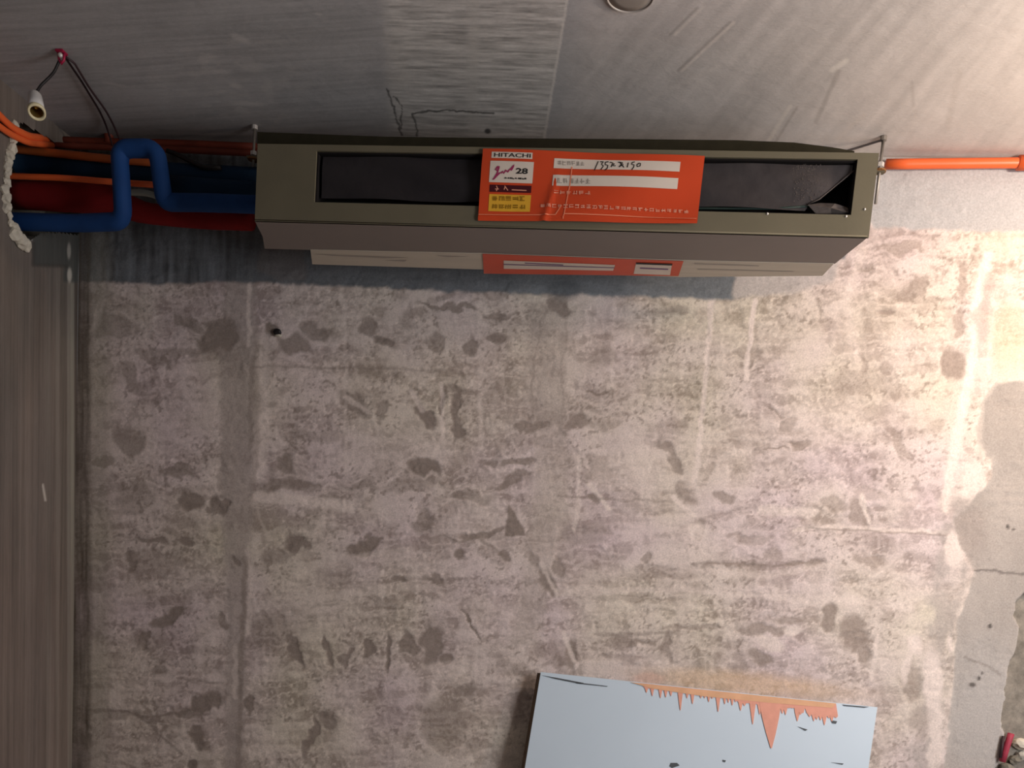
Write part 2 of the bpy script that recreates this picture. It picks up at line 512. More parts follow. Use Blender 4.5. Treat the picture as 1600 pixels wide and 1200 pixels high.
def paint_back(X, Y):
    """bare plaster of the back wall; X, Y in photograph pixels of the wall surface"""
    LIGHT, MID, DARK = (0.680, 0.580, 0.530), (0.455, 0.372, 0.333), (0.275, 0.220, 0.190)
    wx = X + 17 * (fbm(X / 26, Y / 26, 5, 3) - 0.5) * 2
    wy = Y + 15 * (fbm(X / 26, Y / 26, 5, 9) - 0.5) * 2
    sx = X + 4 * (fbm(X / 14, Y / 14, 3, 5) - 0.5) * 2
    sy = Y + 4 * (fbm(X / 14, Y / 14, 3, 6) - 0.5) * 2
    big = fbm(X / 150, Y / 110, 4, 21)
    med = fbm(wx / 45, wy / 34, 5, 31)
    hor = fbm(X / 95, Y / 9, 4, 41)
    ver = fbm(X / 7, Y / 120, 4, 51)
    fine = fbm(X / 5.0, Y / 5.0, 3, 61)
    t = sst(0.39, 0.58, 0.44 * med + 0.24 * big + 0.18 * hor + 0.07 * ver + 0.07 * fine)
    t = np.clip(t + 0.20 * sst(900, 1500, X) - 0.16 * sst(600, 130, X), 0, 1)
    c = np.ones(X.shape + (3,)) * np.array(MID)
    c = mixc(c, LIGHT, t * 0.95)
    # brushed strokes
    c *= (1 + 0.13 * (hor - 0.5) + 0.12 * (ver - 0.5))[..., None]
    # wispy strokes of the thin coat and the darker ground between them
    qx, qy = 0.83 * X + 0.56 * Y, -0.56 * X + 0.83 * Y
    rx_, ry_ = 0.94 * X - 0.34 * Y, 0.34 * X + 0.94 * Y
    wisp = 1 - np.abs(2 * fbm(wx / 80, wy / 13, 4, 63) - 1)
    wisp2 = 1 - np.abs(2 * fbm(rx_ / 16, ry_ / 60, 4, 65) - 1)
    gnd = sst(0.54, 0.64, fbm(qx / 34 + 0.02 * (wx - X), qy / 24, 4, 67)) * sst(0.40, 0.58, fbm(X / 90, Y / 70, 3, 69))
    gnd = np.maximum(gnd, 0.8 * sst(0.56, 0.64, fbm(rx_ / 44, ry_ / 20, 5, 73)))
    c = mixc(c, np.array(DARK) * 1.22, gnd * 0.58)
    c = mixc(c, np.array(LIGHT) * 1.10, sst(0.78, 0.95, wisp) * 0.55)
    c = mixc(c, np.array(LIGHT) * 1.08, sst(0.82, 0.96, wisp2) * 0.36)
    # stippled pits where the coat is thin
    pit = sst(0.60, 0.74, 0.6 * vnoise(qx / 3.4, qy / 3.4, 71) + 0.4 * vnoise(rx_ / 6.1, ry_ / 5.2, 72)) * sst(0.42, 0.62, fbm(X / 60, Y / 50, 3, 77))
    c = mixc(c, np.array(DARK) * 1.1, pit * 0.70)
    lp = sst(0.60, 0.76, 0.6 * vnoise(rx_ / 3.2, ry_ / 3.0, 81) + 0.4 * vnoise(qx / 6.3, qy / 5.0, 82)) * sst(0.42, 0.58, fbm(X / 70, Y / 60, 3, 87))
    c = mixc(c, np.array(LIGHT) * 1.14, lp * 0.70)
    tint = fbm(X / 120, Y / 120, 3, 91)
    c[..., 1] *= 1 + 0.09 * (tint - 0.5)
    c[..., 2] *= 1 - 0.16 * (tint - 0.5)
    # smooth vertical fills
    band = poly(sx, sy, [(352, 420), (398, 420), (400, 600), (396, 760), (388, 900), (378, 1210), (352, 1210), (356, 950), (345, 760), (344, 560)], 6)
    c = mixc(c, np.array((0.40, 0.335, 0.305)), band * 0.72)
    band = poly(sx, sy, [(822, 470), (880, 470), (884, 560), (890, 800), (840, 1010), (800, 1010), (835, 780), (826, 560)], 10)
    c = mixc(c, np.array((0.50, 0.425, 0.38)), band * 0.5)
    # patches of darker base showing through: x, y, rx, ry, angle, strength
    dark = [
        (338, 524, 27, 33, 20, .95), (294, 499, 22, 12, 20, .8), (285, 547, 42, 8, 0, .6), (424, 518, 13, 9, -15, 1.2), (458, 540, 26, 16, 0, .8),
        (490, 520, 30, 10, 12, .75), (604, 534, 17, 10, 35, .95), (554, 629, 14, 28, -35, .8), (592, 645, 8, 15, 15, .6), (202, 686, 24, 24, 0, .7),
        (167, 724, 20, 7, 0, .75), (278, 737, 26, 12, 0, .75), (446, 727, 16, 15, 0, .85), (456, 758, 50, 10, 0, .7), (297, 785, 20, 14, 20, .9),
        (340, 790, 11, 20, -20, .95), (199, 591, 10, 22, -20, .55), (185, 508, 32, 16, 0, .55), (582, 512, 15, 13, 0, .7), (538, 543, 9, 6, 0, .7),
        (500, 680, 45, 10, 0, .4), (679, 535, 18, 9, 15, .65), (735, 544, 12, 12, 0, .85), (777, 531, 15, 9, 20, .85), (872, 481, 12, 14, 0, .8),
        (945, 560, 22, 16, 0, .5), (1053, 485, 22, 8, 0, .5), (660, 648, 9, 26, -38, .95), (689, 634, 3, 26, 3, .9), (712, 652, 9, 46, 3, .9),
        (720, 612, 30, 7, 0, .65), (663, 732, 28, 13, 18, .95), (826, 669, 27, 9, -5, .85), (900, 661, 15, 13, -20, .85), (936, 610, 22, 2.2, -5, 1),
        (808, 719, 22, 6, -8, .8), (796, 749, 32, 9, -24, .75), (765, 718, 18, 6, 0, .6), (663, 815, 20, 24, 0, .7), (752, 832, 36, 7, -4, .8),
        (733, 778, 45, 8, 0, .5), (936, 734, 26, 18, 25, .5), (1041, 712, 9, 30, -42, .75), (1068, 764, 14, 20, -20, .65), (928, 778, 12, 5, 30, .8),
        (917, 832, 34, 12, 0, .5), (704, 479, 46, 5, 4, .85), (777, 493, 26, 5, 12, .7), (640, 495, 12, 20, 0, .4), (290, 843, 14, 10, 0, .9),
        (237, 847, 32, 5, -4, .8), (245, 866, 5, 14, 0, .6), (198, 882, 8, 14, -15, .8), (460, 853, 21, 16, 28, .95), (569, 855, 27, 10, -32, .95),
        (262, 965, 32, 13, -30, .95), (223, 1000, 13, 9, 0, .8), (343, 970, 11, 14, -15, .75), (418, 985, 34, 22, 0, .45), (461, 1013, 8, 30, -20, .9),
        (517, 1017, 6, 22, -30, .9), (540, 1022, 5, 18, 8, .75), (575, 1016, 8, 20, 0, .95), (607, 1018, 6, 32, 3, .95), (317, 1096, 27, 12, -15, .95),
        (290, 1110, 14, 7, 0, .8), (307, 1153, 14, 18, 0, .95), (390, 1103, 10, 13, 0, .9), (486, 1153, 8, 32, 14, .9), (512, 1125, 12, 20, 10, .8),
        (243, 1043, 14, 7, 20, .7), (300, 1196, 8, 8, 0, 1), (367, 877, 4, 12, -30, .8), (333, 803, 14, 6, 20, .8), (720, 863, 15, 8, -20, .95),
        (787, 872, 14, 6, 0, .85), (627, 907, 16, 6, 5, .85), (680, 903, 15, 11, 0, .8), (857, 913, 13, 24, -28, .85), (873, 885, 7, 18, -15, .7),
        (729, 971, 3, 26, -34, 1), (640, 1003, 9, 20, -12, .9), (670, 1005, 17, 32, 5, .9), (697, 1030, 10, 9, 0, .9), (893, 1025, 8, 22, -10, .8),
        (1043, 1010, 7, 22, -6, .75), (1011, 870, 7, 17, -20, .7), (907, 842, 36, 14, 0, .45), (690, 1130, 28, 45, 8, .55), (727, 1080, 22, 12, -25, .7),
        (817, 1095, 5, 32, 8, .6), (833, 880, 9, 14, 0, .6), (1127, 778, 22, 12, 15, .75), (1093, 828, 8, 20, 8, .65), (1343, 796, 9, 24, -20, .7),
        (1302, 785, 26, 9, 5, .55), (1362, 772, 28, 11, 25, .4), (1359, 873, 22, 10, 10, .75), (1213, 862, 16, 13, 0, .55), (1293, 965, 12, 18, -20, .9),
        (1338, 990, 27, 28, 20, .9), (1352, 1020, 14, 16, 0, .8), (1190, 987, 42, 8, -3, .75), (1229, 967, 26, 8, 0, .7), (1188, 1030, 24, 10, 18, .8),
        (1150, 1045, 12, 14, 0, .5), (1257, 883, 32, 3, 0, .8), (1172, 840, 34, 6, 0, .45), (1140, 885, 60, 3, 0, .5), (1040, 895, 70, 10, 0, .35),
        (1428, 452, 26, 14, -38, .75), (1413, 387, 34, 8, 5, .6), (1352, 422, 14, 5, 0, .75), (1387, 488, 12, 4, 5, .9), (1488, 573, 17, 27, 10, .95),
        (1501, 437, 8, 26, 5, .75), (1498, 503, 10, 22, 15, .7), (1165, 548, 26, 9, 0, .6), (1232, 663, 9, 13, -35, .6), (1257, 694, 16, 7, 0, .7),
        (1406, 690, 8, 27, -25, .6), (1349, 570, 5, 18, 0, .65), (1384, 576, 12, 10, 0, .55), (1219, 703, 20, 2, 0, .9), (1214, 644, 14, 3, 15, .8),
        (1156, 649, 9, 4, 0, .7), (1322, 545, 18, 8, 0, .5), (1330, 600, 40, 16, 0, .3), (1422, 1068, 15, 34, 0, .7), (1440, 1130, 18, 26, 0, .55),
        (1125, 1080, 20, 8, 0, .5), (985, 935, 40, 6, 0, .35), (1080, 985, 55, 4, 0, .6), (1000, 1002, 40, 4, 0, .6), (870, 1035, 20, 8, 0, .5),
        (250, 880, 40, 20, 0, .35), (200, 1120, 50, 8, 5, .5), (430, 870, 22, 12, 0, .5), (410, 600, 8, 40, 0, .4), (640, 760, 40, 12, 0, .5),
        (560, 760, 35, 7, 0, .4), (210, 780, 25, 25, 0, .4), (235, 555, 30, 10, 0, .5), (600, 940, 25, 14, 0, .35), (520, 900, 30, 16, 0, .35)]
    m = np.zeros_like(X)
    for (x, y, rx, ry, a, k) in dark:
        m = np.maximum(m, min(k, 1.0) * ell(wx if max(rx, ry) > 12 else sx, wy if max(rx, ry) > 12 else sy, x, y, rx, ry, a, 0.22))
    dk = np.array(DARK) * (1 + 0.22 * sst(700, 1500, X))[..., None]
    c = c + (dk * (1 + 0.18 * (fine - 0.5))[..., None] - c) * (m * 0.93)[..., None]
    tri = poly(sx, sy, [(795, 788), (788, 838), (822, 838), (812, 812)], 2)
    c = mixc(c, DARK, tri * 0.9)
    # pale ridges and drips
    for pts, wd, k in [
            ([(1112, 465), (1105, 560), (1098, 640), (1085, 760)], 4, .7), ([(1179, 470), (1172, 540), (1166, 592)], 3.5, .95),
            ([(1543, 400), (1528, 470), (1520, 560), (1502, 650), (1484, 740), (1478, 795)], 8, .9),
            ([(1552, 470), (1545, 580)], 5, .6),
            ([(690, 600), (692, 690), (676, 716)], 3, .6), ([(905, 700), (903, 790), (898, 830)], 3, .5),
            ([(389, 425), (389, 540)], 3, .7), ([(386, 860), (392, 920), (386, 990)], 4, .5), ([(370, 1010), (366, 1090)], 4, .45),
            ([(412, 560), (412, 660), (403, 745)], 9, .55), ([(404, 776), (470, 782), (545, 792)], 8, .75),
            ([(640, 610), (660, 640)], 4, .6), ([(540, 620), (574, 642)], 4, .6), ([(920, 758), (945, 784), (952, 796)], 3.5, .8),
            ([(1050, 775), (1085, 806)], 3.5, .8), ([(1240, 830), (1300, 822), (1380, 828), (1480, 832)], 3, .6),
            ([(1347, 775), (1358, 815)], 4, .8), ([(1370, 990), (1362, 1060)], 3, .7), ([(880, 990), (900, 1040)], 3.5, .7),
            ([(845, 880), (870, 930)], 3, .6), ([(1190, 797), (1270, 802)], 7, .6), ([(560, 870), (600, 864), (640, 858)], 5, .4),
            ([(540, 470), (540, 740)], 3, .28), ([(748, 470), (752, 700)], 4, .3), ([(960, 470), (955, 600)], 3, .25),
            ([(1350, 390), (1320, 470), (1340, 560)], 7, .35), ([(870, 925), (1050, 920), (1250, 935)], 5, .4), ([(1060, 890), (1200, 900), (1300, 880)], 5, .4),
            ([(1240, 945), (1300, 935), (1420, 950)], 7, .4), ([(160, 470), (150, 500), (145, 520)], 5, .45), ([(180, 455), (210, 462)], 6, .35)]:
        c = mixc(c, np.array(LIGHT) * 1.22, line(sx, sy, pts, wd, 0.55) * k)
    for x, y, rx, ry, a, k in [(1495, 859, 14, 28, 0, .9), (1520, 755, 17, 34, 0, .75), (1457, 1068, 15, 56, -4, .8), (1428, 1005, 10, 14, 0, .8), (1416, 1043, 6, 26, 10, .7),
                               (1460, 1150, 12, 50, 0, .7), (1490, 780, 26, 10, -20, .6), (1484, 1005, 4, 14, 0, .6), (1090, 830, 18, 14, 0, .7), (1205, 1005, 22, 12, 20, .7),
                               (1238, 985, 14, 8, 0, .8), (700, 1045, 40, 12, 0, .4), (960, 740, 40, 30, 0, .35), (1010, 720, 25, 25, 0, .4), (1300, 660, 60, 40, 0, .3)]:
        c = mixc(c, np.array(LIGHT) * 1.2, ell(sx, sy, x, y, rx, ry, a, 0.3) * k)
    # grey skim running out from the concrete column
    gw = line(wx, wy, [(1500, 800), (1490, 880), (1478, 960), (1462, 1060), (1448, 1210)], 26, 0.5) * (0.35 + 0.9 * sst(0.38, 0.6, fbm(X / 26, Y / 44, 4, 95)))
    c = mixc(c, (0.43, 0.375, 0.345), np.clip(gw, 0, 1) * 0.72)
    for x, y, rx, ry, a, k in [(1495, 859, 14, 28, 0, .9), (1457, 1068, 14, 58, -4, .85), (1462, 1160, 11, 50, 0, .8), (1428, 1005, 10, 14, 0, .8), (1484, 1005, 4, 14, 0, .6)]:
        c = mixc(c, np.array(LIGHT) * 1.15, ell(wx, wy, x, y, rx, ry, a, 0.3) * k)
    # thin dark seams and cracks
    for pts, wd, k in [([(395, 572), (470, 574), (600, 576), (720, 580)], 2.0, .45), ([(870, 774), (960, 780), (1050, 784)], 2.0, .45), ([(400, 440), (402, 700), (396, 760)], 4, .35),
                       ([(866, 465), (846, 500), (835, 560), (830, 650)], 2.0, .35), ([(884, 470), (886, 540), (878, 570), (880, 660)], 2.0, .3), ([(1260, 826), (1330, 828), (1480, 836)], 1.6, .55),
                       ([(930, 992), (1060, 988)], 2.5, .5), ([(1080, 880), (1240, 884)], 2, .5), ([(135, 1112), (190, 1110), (240, 1122), (310, 1106)], 2.2, .7),
                       ([(690, 835), (720, 848), (745, 838), (790, 870)], 2, .6), ([(280, 1060), (340, 1066)], 2, .5), ([(228, 1128), (285, 1180)], 2, .6),
                       ([(384, 870), (378, 1000), (372, 1200)], 4, .55), ([(396, 560), (390, 700)], 4, .4), ([(160, 560), (230, 620)], 4, .3), ([(1180, 475), (1168, 560)], 1.2, .2)]:
        c = mixc(c, DARK, line(sx, sy, pts, wd, 0.6) * k)
    # thin stain halo from the orange dust above the board
    c = mixc(c, (0.66, 0.45, 0.27), ell(sx, sy, 1165, 1068, 150, 17, 5, 0.6) * 0.6)
    c = mixc(c, (0.68, 0.42, 0.34), ell(sx, sy, 1012, 1062, 24, 11, 0, 0.4) * 0.5)
    # yellowish patch beside the concrete column
    c = mixc(c, (0.62, 0.47, 0.31), ell(wx, wy, 1578, 520, 34, 60, 0, 0.5) * 0.5)
    c = mixc(c, (0.47, 0.37, 0.34), ell(wx, wy, 1536, 490, 12, 60, 8, 0.4) * 0.7)
    # blue-grey strips under the ceiling, darker towards the left
    s = 0.35 * (fbm(X / 26, Y / 7, 3, 101) - 0.5)
    strip = poly(sx, sy, [(1340, 200), (1700, 200), (1700, 364), (1480, 360), (1366, 356), (1350, 330)], 3)
    c = mixc(c, (0.445, 0.435, 0.44), strip * 0.95)
    strip2 = poly(sx, sy, [(1140, 402), (1310, 405), (1300, 440), (1240, 458), (1146, 466)], 5)
    c = mixc(c, (0.46, 0.42, 0.41), strip2 * 0.75)
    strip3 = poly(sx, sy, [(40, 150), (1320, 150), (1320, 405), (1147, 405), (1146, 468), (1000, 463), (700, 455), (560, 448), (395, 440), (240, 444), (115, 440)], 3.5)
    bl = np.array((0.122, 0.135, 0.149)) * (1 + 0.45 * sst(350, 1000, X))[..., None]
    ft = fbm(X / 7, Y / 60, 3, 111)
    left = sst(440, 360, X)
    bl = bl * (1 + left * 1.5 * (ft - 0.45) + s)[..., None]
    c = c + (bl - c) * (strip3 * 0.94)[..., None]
    c = mixc(c, (0.10, 0.11, 0.12), ell(sx, sy, 880, 450, 26, 18, 0, 0.4) * 0.5)
    up1 = poly(sx, sy, [(470, 385), (410, 385), (400, 420), (440, 440), (480, 438)], 4)
    c = mixc(c, (0.19, 0.17, 0.165), up1 * 0.6)
    # dark brown strip in the corner
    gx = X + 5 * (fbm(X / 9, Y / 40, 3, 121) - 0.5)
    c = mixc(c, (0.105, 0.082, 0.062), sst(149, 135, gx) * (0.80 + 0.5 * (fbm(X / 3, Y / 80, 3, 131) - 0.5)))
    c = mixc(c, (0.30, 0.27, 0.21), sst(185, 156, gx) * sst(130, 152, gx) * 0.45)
    # bare concrete column at the right
    colm = poly(sx, sy, COLUMN, 2.0)
    cc = np.ones(X.shape + (3,)) * np.array((0.425, 0.378, 0.345))
    cc *= (1 + 0.5 * (fbm(X / 60, Y / 130, 4, 141) - 0.5) + 0.10 * (fine - 0.5))[..., None]
    cc = mixc(cc, (0.36, 0.30, 0.27), ell(wx, wy, 1500, 850, 40, 60, 20, 0.5) * 0.6)
    cc = mixc(cc, (0.45, 0.42, 0.40), ell(wx, wy, 1540, 1120, 60, 110, 0, 0.6) * 0.7)
    cc = mixc(cc, (0.15, 0.13, 0.12), line(sx, sy, [(1515, 890), (1560, 893), (1620, 898)], 2.0) * 0.8)
    for x, y, r in [(1547, 978, 4), (1520, 1070, 5), (1530, 1060, 4), (1537, 1052, 3), (1576, 823, 4), (1586, 826, 3)]:
        cc = mixc(cc, (0.08, 0.07, 0.065), ell(sx, sy, x, y, r, r * 0.8, 0, 0.4) * 0.9)
    cc = mixc(cc, (0.22, 0.19, 0.17), line(sx, sy, [(1510, 1028), (1545, 1040), (1562, 1055)], 2.0) * 0.5)
    c = c + (cc - c) * (colm * 0.97)[..., None]
    pale = line(sx, sy, [(1556, 598), (1536, 622), (1529, 690), (1546, 722)], 5, 0.5)
    c = mixc(c, (0.66, 0.58, 0.52), pale * 0.35)
    nt = poly(sx, sy, NOTCH, 2.0)
    cn = np.ones(X.shape + (3,)) * np.array((0.245, 0.215, 0.18)) * (1 + 0.8 * (fbm(X / 12, Y / 12, 4, 151) - 0.5))[..., None]
    c = c + (cn - c) * nt[..., None]
    # relief in metres towards the room
    rel = 0.004 * t - 0.0035 * m + 0.003 * (med - 0.5) - 0.008 * poly(sx, sy, COLUMN, 9.0) - 0.035 * nt + 0.002 * (fine - 0.5) - 0.003 * strip - 0.003 * strip3
    rel = rel + nt * 0.012 * (fbm(X / 14, Y / 14, 3, 161) - 0.5)
    return c, rel


COLUMN = [(1760, 585), (1600, 594), (1556, 599), (1538, 620), (1530, 650), (1527, 690), (1550, 718), (1549, 747), (1522, 780), (1490, 812), (1500, 850), (1522, 890), (1516, 917), (1495, 973),
          (1488, 1087), (1474, 1215), (1474, 1500), (1760, 1500)]
NOTCH = [(1760, 920), (1602, 926), (1589, 940), (1586, 960), (1593, 980), (1592, 1005), (1580, 1040), (1573, 1066), (1570, 1100), (1566, 1135), (1572, 1150), (1566, 1185), (1552, 1215), (1552, 1400), (1760, 1400)]


def paint_left(X, Y, Yw):
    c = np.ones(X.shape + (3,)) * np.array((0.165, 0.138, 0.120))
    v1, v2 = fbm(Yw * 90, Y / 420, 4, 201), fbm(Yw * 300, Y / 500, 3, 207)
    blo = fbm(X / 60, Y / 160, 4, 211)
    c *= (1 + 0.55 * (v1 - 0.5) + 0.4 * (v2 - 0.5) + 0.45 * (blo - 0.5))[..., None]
    tint = fbm(X / 50, Y / 300, 3, 217)
    c[..., 0] *= 1 + 0.14 * (tint - 0.5) + 0.05 * sst(450, 1000, Y)
    c[..., 2] *= 1 - 0.10 * (tint - 0.5)
    g = 0.5 + 0.5 * fbm(X / 20, Y / 200, 2, 219)
    for x, wd, k, col in [(113, 3.0, .5, (0.37, 0.36, 0.29)), (107, 2.0, .4, (0.34, 0.32, 0.27)), (98, 3.0, .35, (0.17, 0.15, 0.12)), (90, 3, .25, (0.35, 0.32, 0.27)), (76, 4, .2, (0.34, 0.31, 0.27))]:
        c = mixc(c, col, sst(wd * 1.6, wd * 0.4, np.abs(X - x)) * k * g * sst(380, 450, Y))
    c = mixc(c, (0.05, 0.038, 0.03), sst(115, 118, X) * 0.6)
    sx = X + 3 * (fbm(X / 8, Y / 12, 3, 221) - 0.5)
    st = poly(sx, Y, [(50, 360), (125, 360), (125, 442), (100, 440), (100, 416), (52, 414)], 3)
    c = mixc(c, (0.070, 0.074, 0.070), st * 0.85)  # box-shaped shadow painted into the wall colour
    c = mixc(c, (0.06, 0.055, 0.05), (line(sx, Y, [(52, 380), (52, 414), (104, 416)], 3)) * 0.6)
    c = mixc(c, (0.50, 0.47, 0.42), ell(X, Y, 108, 392, 3, 12, 0, .4) * 0.6)
    c = mixc(c, (0.62, 0.57, 0.50), ell(X, Y, 109, 430, 3.5, 11, 0, .4) * 0.75)
    c = mixc(c, (0.62, 0.56, 0.50), line(X, Y, [(67, 758), (71, 782)], 1.6) * 0.7)
    return c


def paint_ceiling(X, Y):
    c = np.ones(X.shape + (3,)) * np.array((0.455, 0.440, 0.440))
    f = fbm(X / 6, Y / 3.0, 3, 301)
    big = fbm(X / 130, Y / 50, 4, 305)
    c *= (1 + 0.26 * (big - 0.5) + 0.10 * (f - 0.5))[..., None]
    # left: faint long brush lines
    lft = sst(640, 560, X)
    brush = fbm(X / 110, (Y + X * 0.06) / 3.2, 4, 311)
    c *= (1 + (0.26 * lft + 0.10) * (brush - 0.5))[..., None]
    sc = sst(0.55, 0.75, fbm((X - Y * 0.4) / 26, (Y + X * .1) / 9, 4, 313)) * ell(X, Y, 370, 125, 130, 75, 8, .6)
    c = mixc(c, (0.58, 0.55, 0.53), sc * 0.55)
    for x, y, rx, ry, a, k in [(375, 60, 18, 5, 25, .55), (325, 92, 16, 6, -5, .45), (345, 112, 14, 3, 5, .5), (368, 134, 10, 4, 15, .8), (388, 162, 26, 3.5, 3, .65), (180, 132, 18, 1.8, 8, .5),
                               (395, 105, 16, 8, 10, .35), (420, 140, 8, 16, -20, .35), (498, 22, 5, 2, 0, .6), (250, 125, 20, 10, 0, .2)]:
        c = mixc(c, (0.68, 0.64, 0.61), ell(X + 4 * (f - .5), Y + 3 * (f - .5), x, y, rx, ry, a, .5) * k * 0.8)
    # board-marked strip in the middle
    ex = 6 * (fbm(X / 9, Y / 12, 3, 317) - 0.5)
    L0 = 594 + Y * 0.06 + ex
    L1 = 886 - Y * 0.165 + ex * 0.3
    mid = sst(-8, 22, X - L0) * sst(4, -4, X - L1)
    gr = fbm(X / 36, (Y - X * 0.035) / 2.4, 4, 321)
    gr2 = fbm(X / 70, (Y - X * 0.03) / 5, 3, 327)
    c = mixc(c, (0.57, 0.54, 0.51), mid * 0.8)
    c *= (1 + mid * (1.05 * (gr - 0.5) + 0.4 * (gr2 - 0.5)))[..., None]
    c = mixc(c, (0.56, 0.53, 0.50), sst(20, 4, np.abs(X - L0 - 14)) * 0.35 * fbm(X / 10, Y / 20, 3, 329))
    c = mixc(c, (0.60, 0.57, 0.53), sst(13, 4, np.abs(X - 740 - 6 * (fbm(X / 30, Y / 30, 2, 331) - .5))) * 0.40)
    c = mixc(c, (0.78, 0.73, 0.68), sst(3.0, 1.0, np.abs(X - L1)) * 0.65)
    # right: skimmed, diagonal trowel strokes; lamp glow painted in as paler colour
    rt = sst(0, 60, X - L1)
    dg = fbm((X + Y * 0.85) / 20, (Y - X * 0.9) / 170, 4, 341)
    c = mixc(c, (0.60, 0.545, 0.51), rt * (0.45 + 0.45 * sst(880, 1350, X)))
    c *= (1 + rt * 0.34 * (dg - 0.5))[..., None]
    for pts, wd, k, col in [([(1098, 12), (1055, 54)], 2, .6, (.68, .62, .57)), ([(1090, 12), (1047, 54)], 2, .5, (.30, .27, .25)), ([(1147, 35), (1066, 110)], 2.2, .7, (.70, .63, .58)),
                            ([(1140, 35), (1060, 110)], 2.2, .5, (.32, .28, .26)), ([(1322, 95), (1300, 110)], 4, .8, (.75, .69, .63)), ([(1310, 112), (1275, 190)], 3.5, .4, (.32, .28, .25)),
                            ([(1235, 165), (1200, 222)], 3, .7, (.70, .64, .58)), ([(1245, 168), (1212, 222)], 2, .5, (.33, .29, .26)), ([(1150, 90), (985, 170)], 3, .25, (.66, .6, .56)),
                            ([(1500, 110), (1480, 200)], 5, .25, (.40, .35, .31)), ([(1425, 130), (1427, 165)], 2.5, .35, (.35, .31, .28)), ([(1350, 180), (1310, 215)], 4, .5, (.62, .55, .5))]:
        c = mixc(c, col, line(X, Y, pts, wd, .7) * k)
    # cracks
    wxx = X + 6 * (fbm(X / 7, Y / 7, 3, 351) - 0.5)
    wyy = Y + 5 * (fbm(X / 7, Y / 7, 3, 353) - 0.5)
    for pts, wd in [([(604, 140), (614, 165), (620, 190), (628, 212)], 1.5), ([(652, 212), (650, 195), (644, 178), (665, 174), (700, 172), (740, 175), (772, 176)], 1.5), ([(616, 150), (628, 165), (626, 200)], 1.0)]:
        c = mixc(c, (0.10, 0.095, 0.09), line(wxx, wyy, pts, wd, .6) * 0.85)
    c = mixc(c, (0.05, 0.05, 0.05), ell(X, Y, 762, 205, 5, 4, 0, .4) * 0.9)
    c = mixc(c, (0.62, 0.58, 0.54), ell(wxx, wyy, 632, 122, 12, 10, 0, .5) * 0.4)
    # dimness along the joint with the wall, painted into the colour
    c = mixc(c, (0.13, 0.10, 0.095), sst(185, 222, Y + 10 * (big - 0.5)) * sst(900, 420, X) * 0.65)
    return c


wall_mat = painted_mat('bare_plaster', 0.92, 190, (1, 1, 1), 0.17, 0.3)
left_mat = painted_mat('combed_plaster', 0.9, 60, (1, 4, 0.25), 0.10, 0.3)
ceil_mat = painted_mat('concrete_soffit', 0.85, 110, (1, 2.2, 1), 0.07, 0.25)


def struct(name, me, m):
    o = link(name, me, m)
    o['kind'] = 'structure'
    return o


# back wall
xs = axis(XL, XL, 1.30, XR, 0.004)
zs = axis(-CAMZ, -0.84, H, H, 0.004)
GX, GZ = np.meshgrid(xs, zs)
P = np.stack([GX, np.full_like(GX, D), GZ], -1)
px, py = proj(P)
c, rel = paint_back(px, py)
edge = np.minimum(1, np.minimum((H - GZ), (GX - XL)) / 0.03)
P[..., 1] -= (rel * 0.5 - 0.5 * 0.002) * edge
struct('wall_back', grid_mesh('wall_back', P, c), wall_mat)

# ceiling
xs = axis(XL - 0.02, XL - 0.02, 1.12, XR, 0.0035)
ys = axis(-2.4, 1.93, D, D + 0.05, 0.0035, 0.3)
GX, GY = np.meshgrid(xs, ys)
P = np.stack([GX, GY, np.full_like(GX, H)], -1)
px, py = proj(P)
# outside the photograph's reach the soffit simply goes on
px = np.where(GY < 1.6, 300 + GX * 500, px)
py = np.where(GY < 1.6, GY * 300, py)
c = paint_ceiling(px, py)
P[..., 2] += 0.0012 * (fbm(px / 30, py / 14, 3, 371) - 0.5)
struct('ceiling', grid_mesh('ceiling', P, c, flip=True), ceil_mat)

# left wall, with the broken-out hole the pipes run through
HOLE = [(2.362, 1.19), (2.352, 1.12), (2.335, 1.06), (2.328, 1.00), (2.335, 0.955), (2.350, 0.915), (2.378, 0.885), (2.405, 0.884), (2.44, 0.905), (2.475, 0.938), (2.54, 0.966), (2.70, 1.02), (2.70, 1.235), (2.50, 1.225), (2.40, 1.215)]
ys = axis(-2.4, 2.18, D, D, 0.004, 0.3)
zs = axis(-CAMZ, -0.84, H, H, 0.006)
GY, GZ = np.meshgrid(ys, zs)
P = np.stack([np.full_like(GY, XL), GY, GZ], -1)
px, py = proj(P)
px = np.where(GY < 2.0, GY * 100, px)
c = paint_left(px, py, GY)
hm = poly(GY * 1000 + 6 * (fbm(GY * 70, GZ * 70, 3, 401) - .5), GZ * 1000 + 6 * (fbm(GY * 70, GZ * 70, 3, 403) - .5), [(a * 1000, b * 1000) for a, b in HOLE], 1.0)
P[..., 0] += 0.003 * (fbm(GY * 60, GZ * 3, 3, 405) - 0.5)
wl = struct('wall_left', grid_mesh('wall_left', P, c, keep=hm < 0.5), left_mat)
bm = bmesh.new()
HL = [(a + (0.012 if a > 2.5 else -0.012), b + (0.012 if b > 1.15 else (-0.012 if b < 1.03 and a > 2.37 else 0))) for a, b in HOLE]
va = [bm.verts.new(Vector((XL - 0.004, a, b + CAMZ))) for a, b in HL]
vb = [bm.verts.new(Vector((XL - 0.16, a, b + CAMZ))) for a, b in HL]
for i in range(len(HOLE)):
    j = (i + 1) % len(HOLE)
    bm.faces.new((va[i], va[j], vb[j], vb[i]))
bm.faces.new(vb)
link('hole_lining', bm_mesh('hole_lining', bm), 'rubble_dark', wl)
rnd = random.Random(5)
rim = HOLE[:7]
k = 0
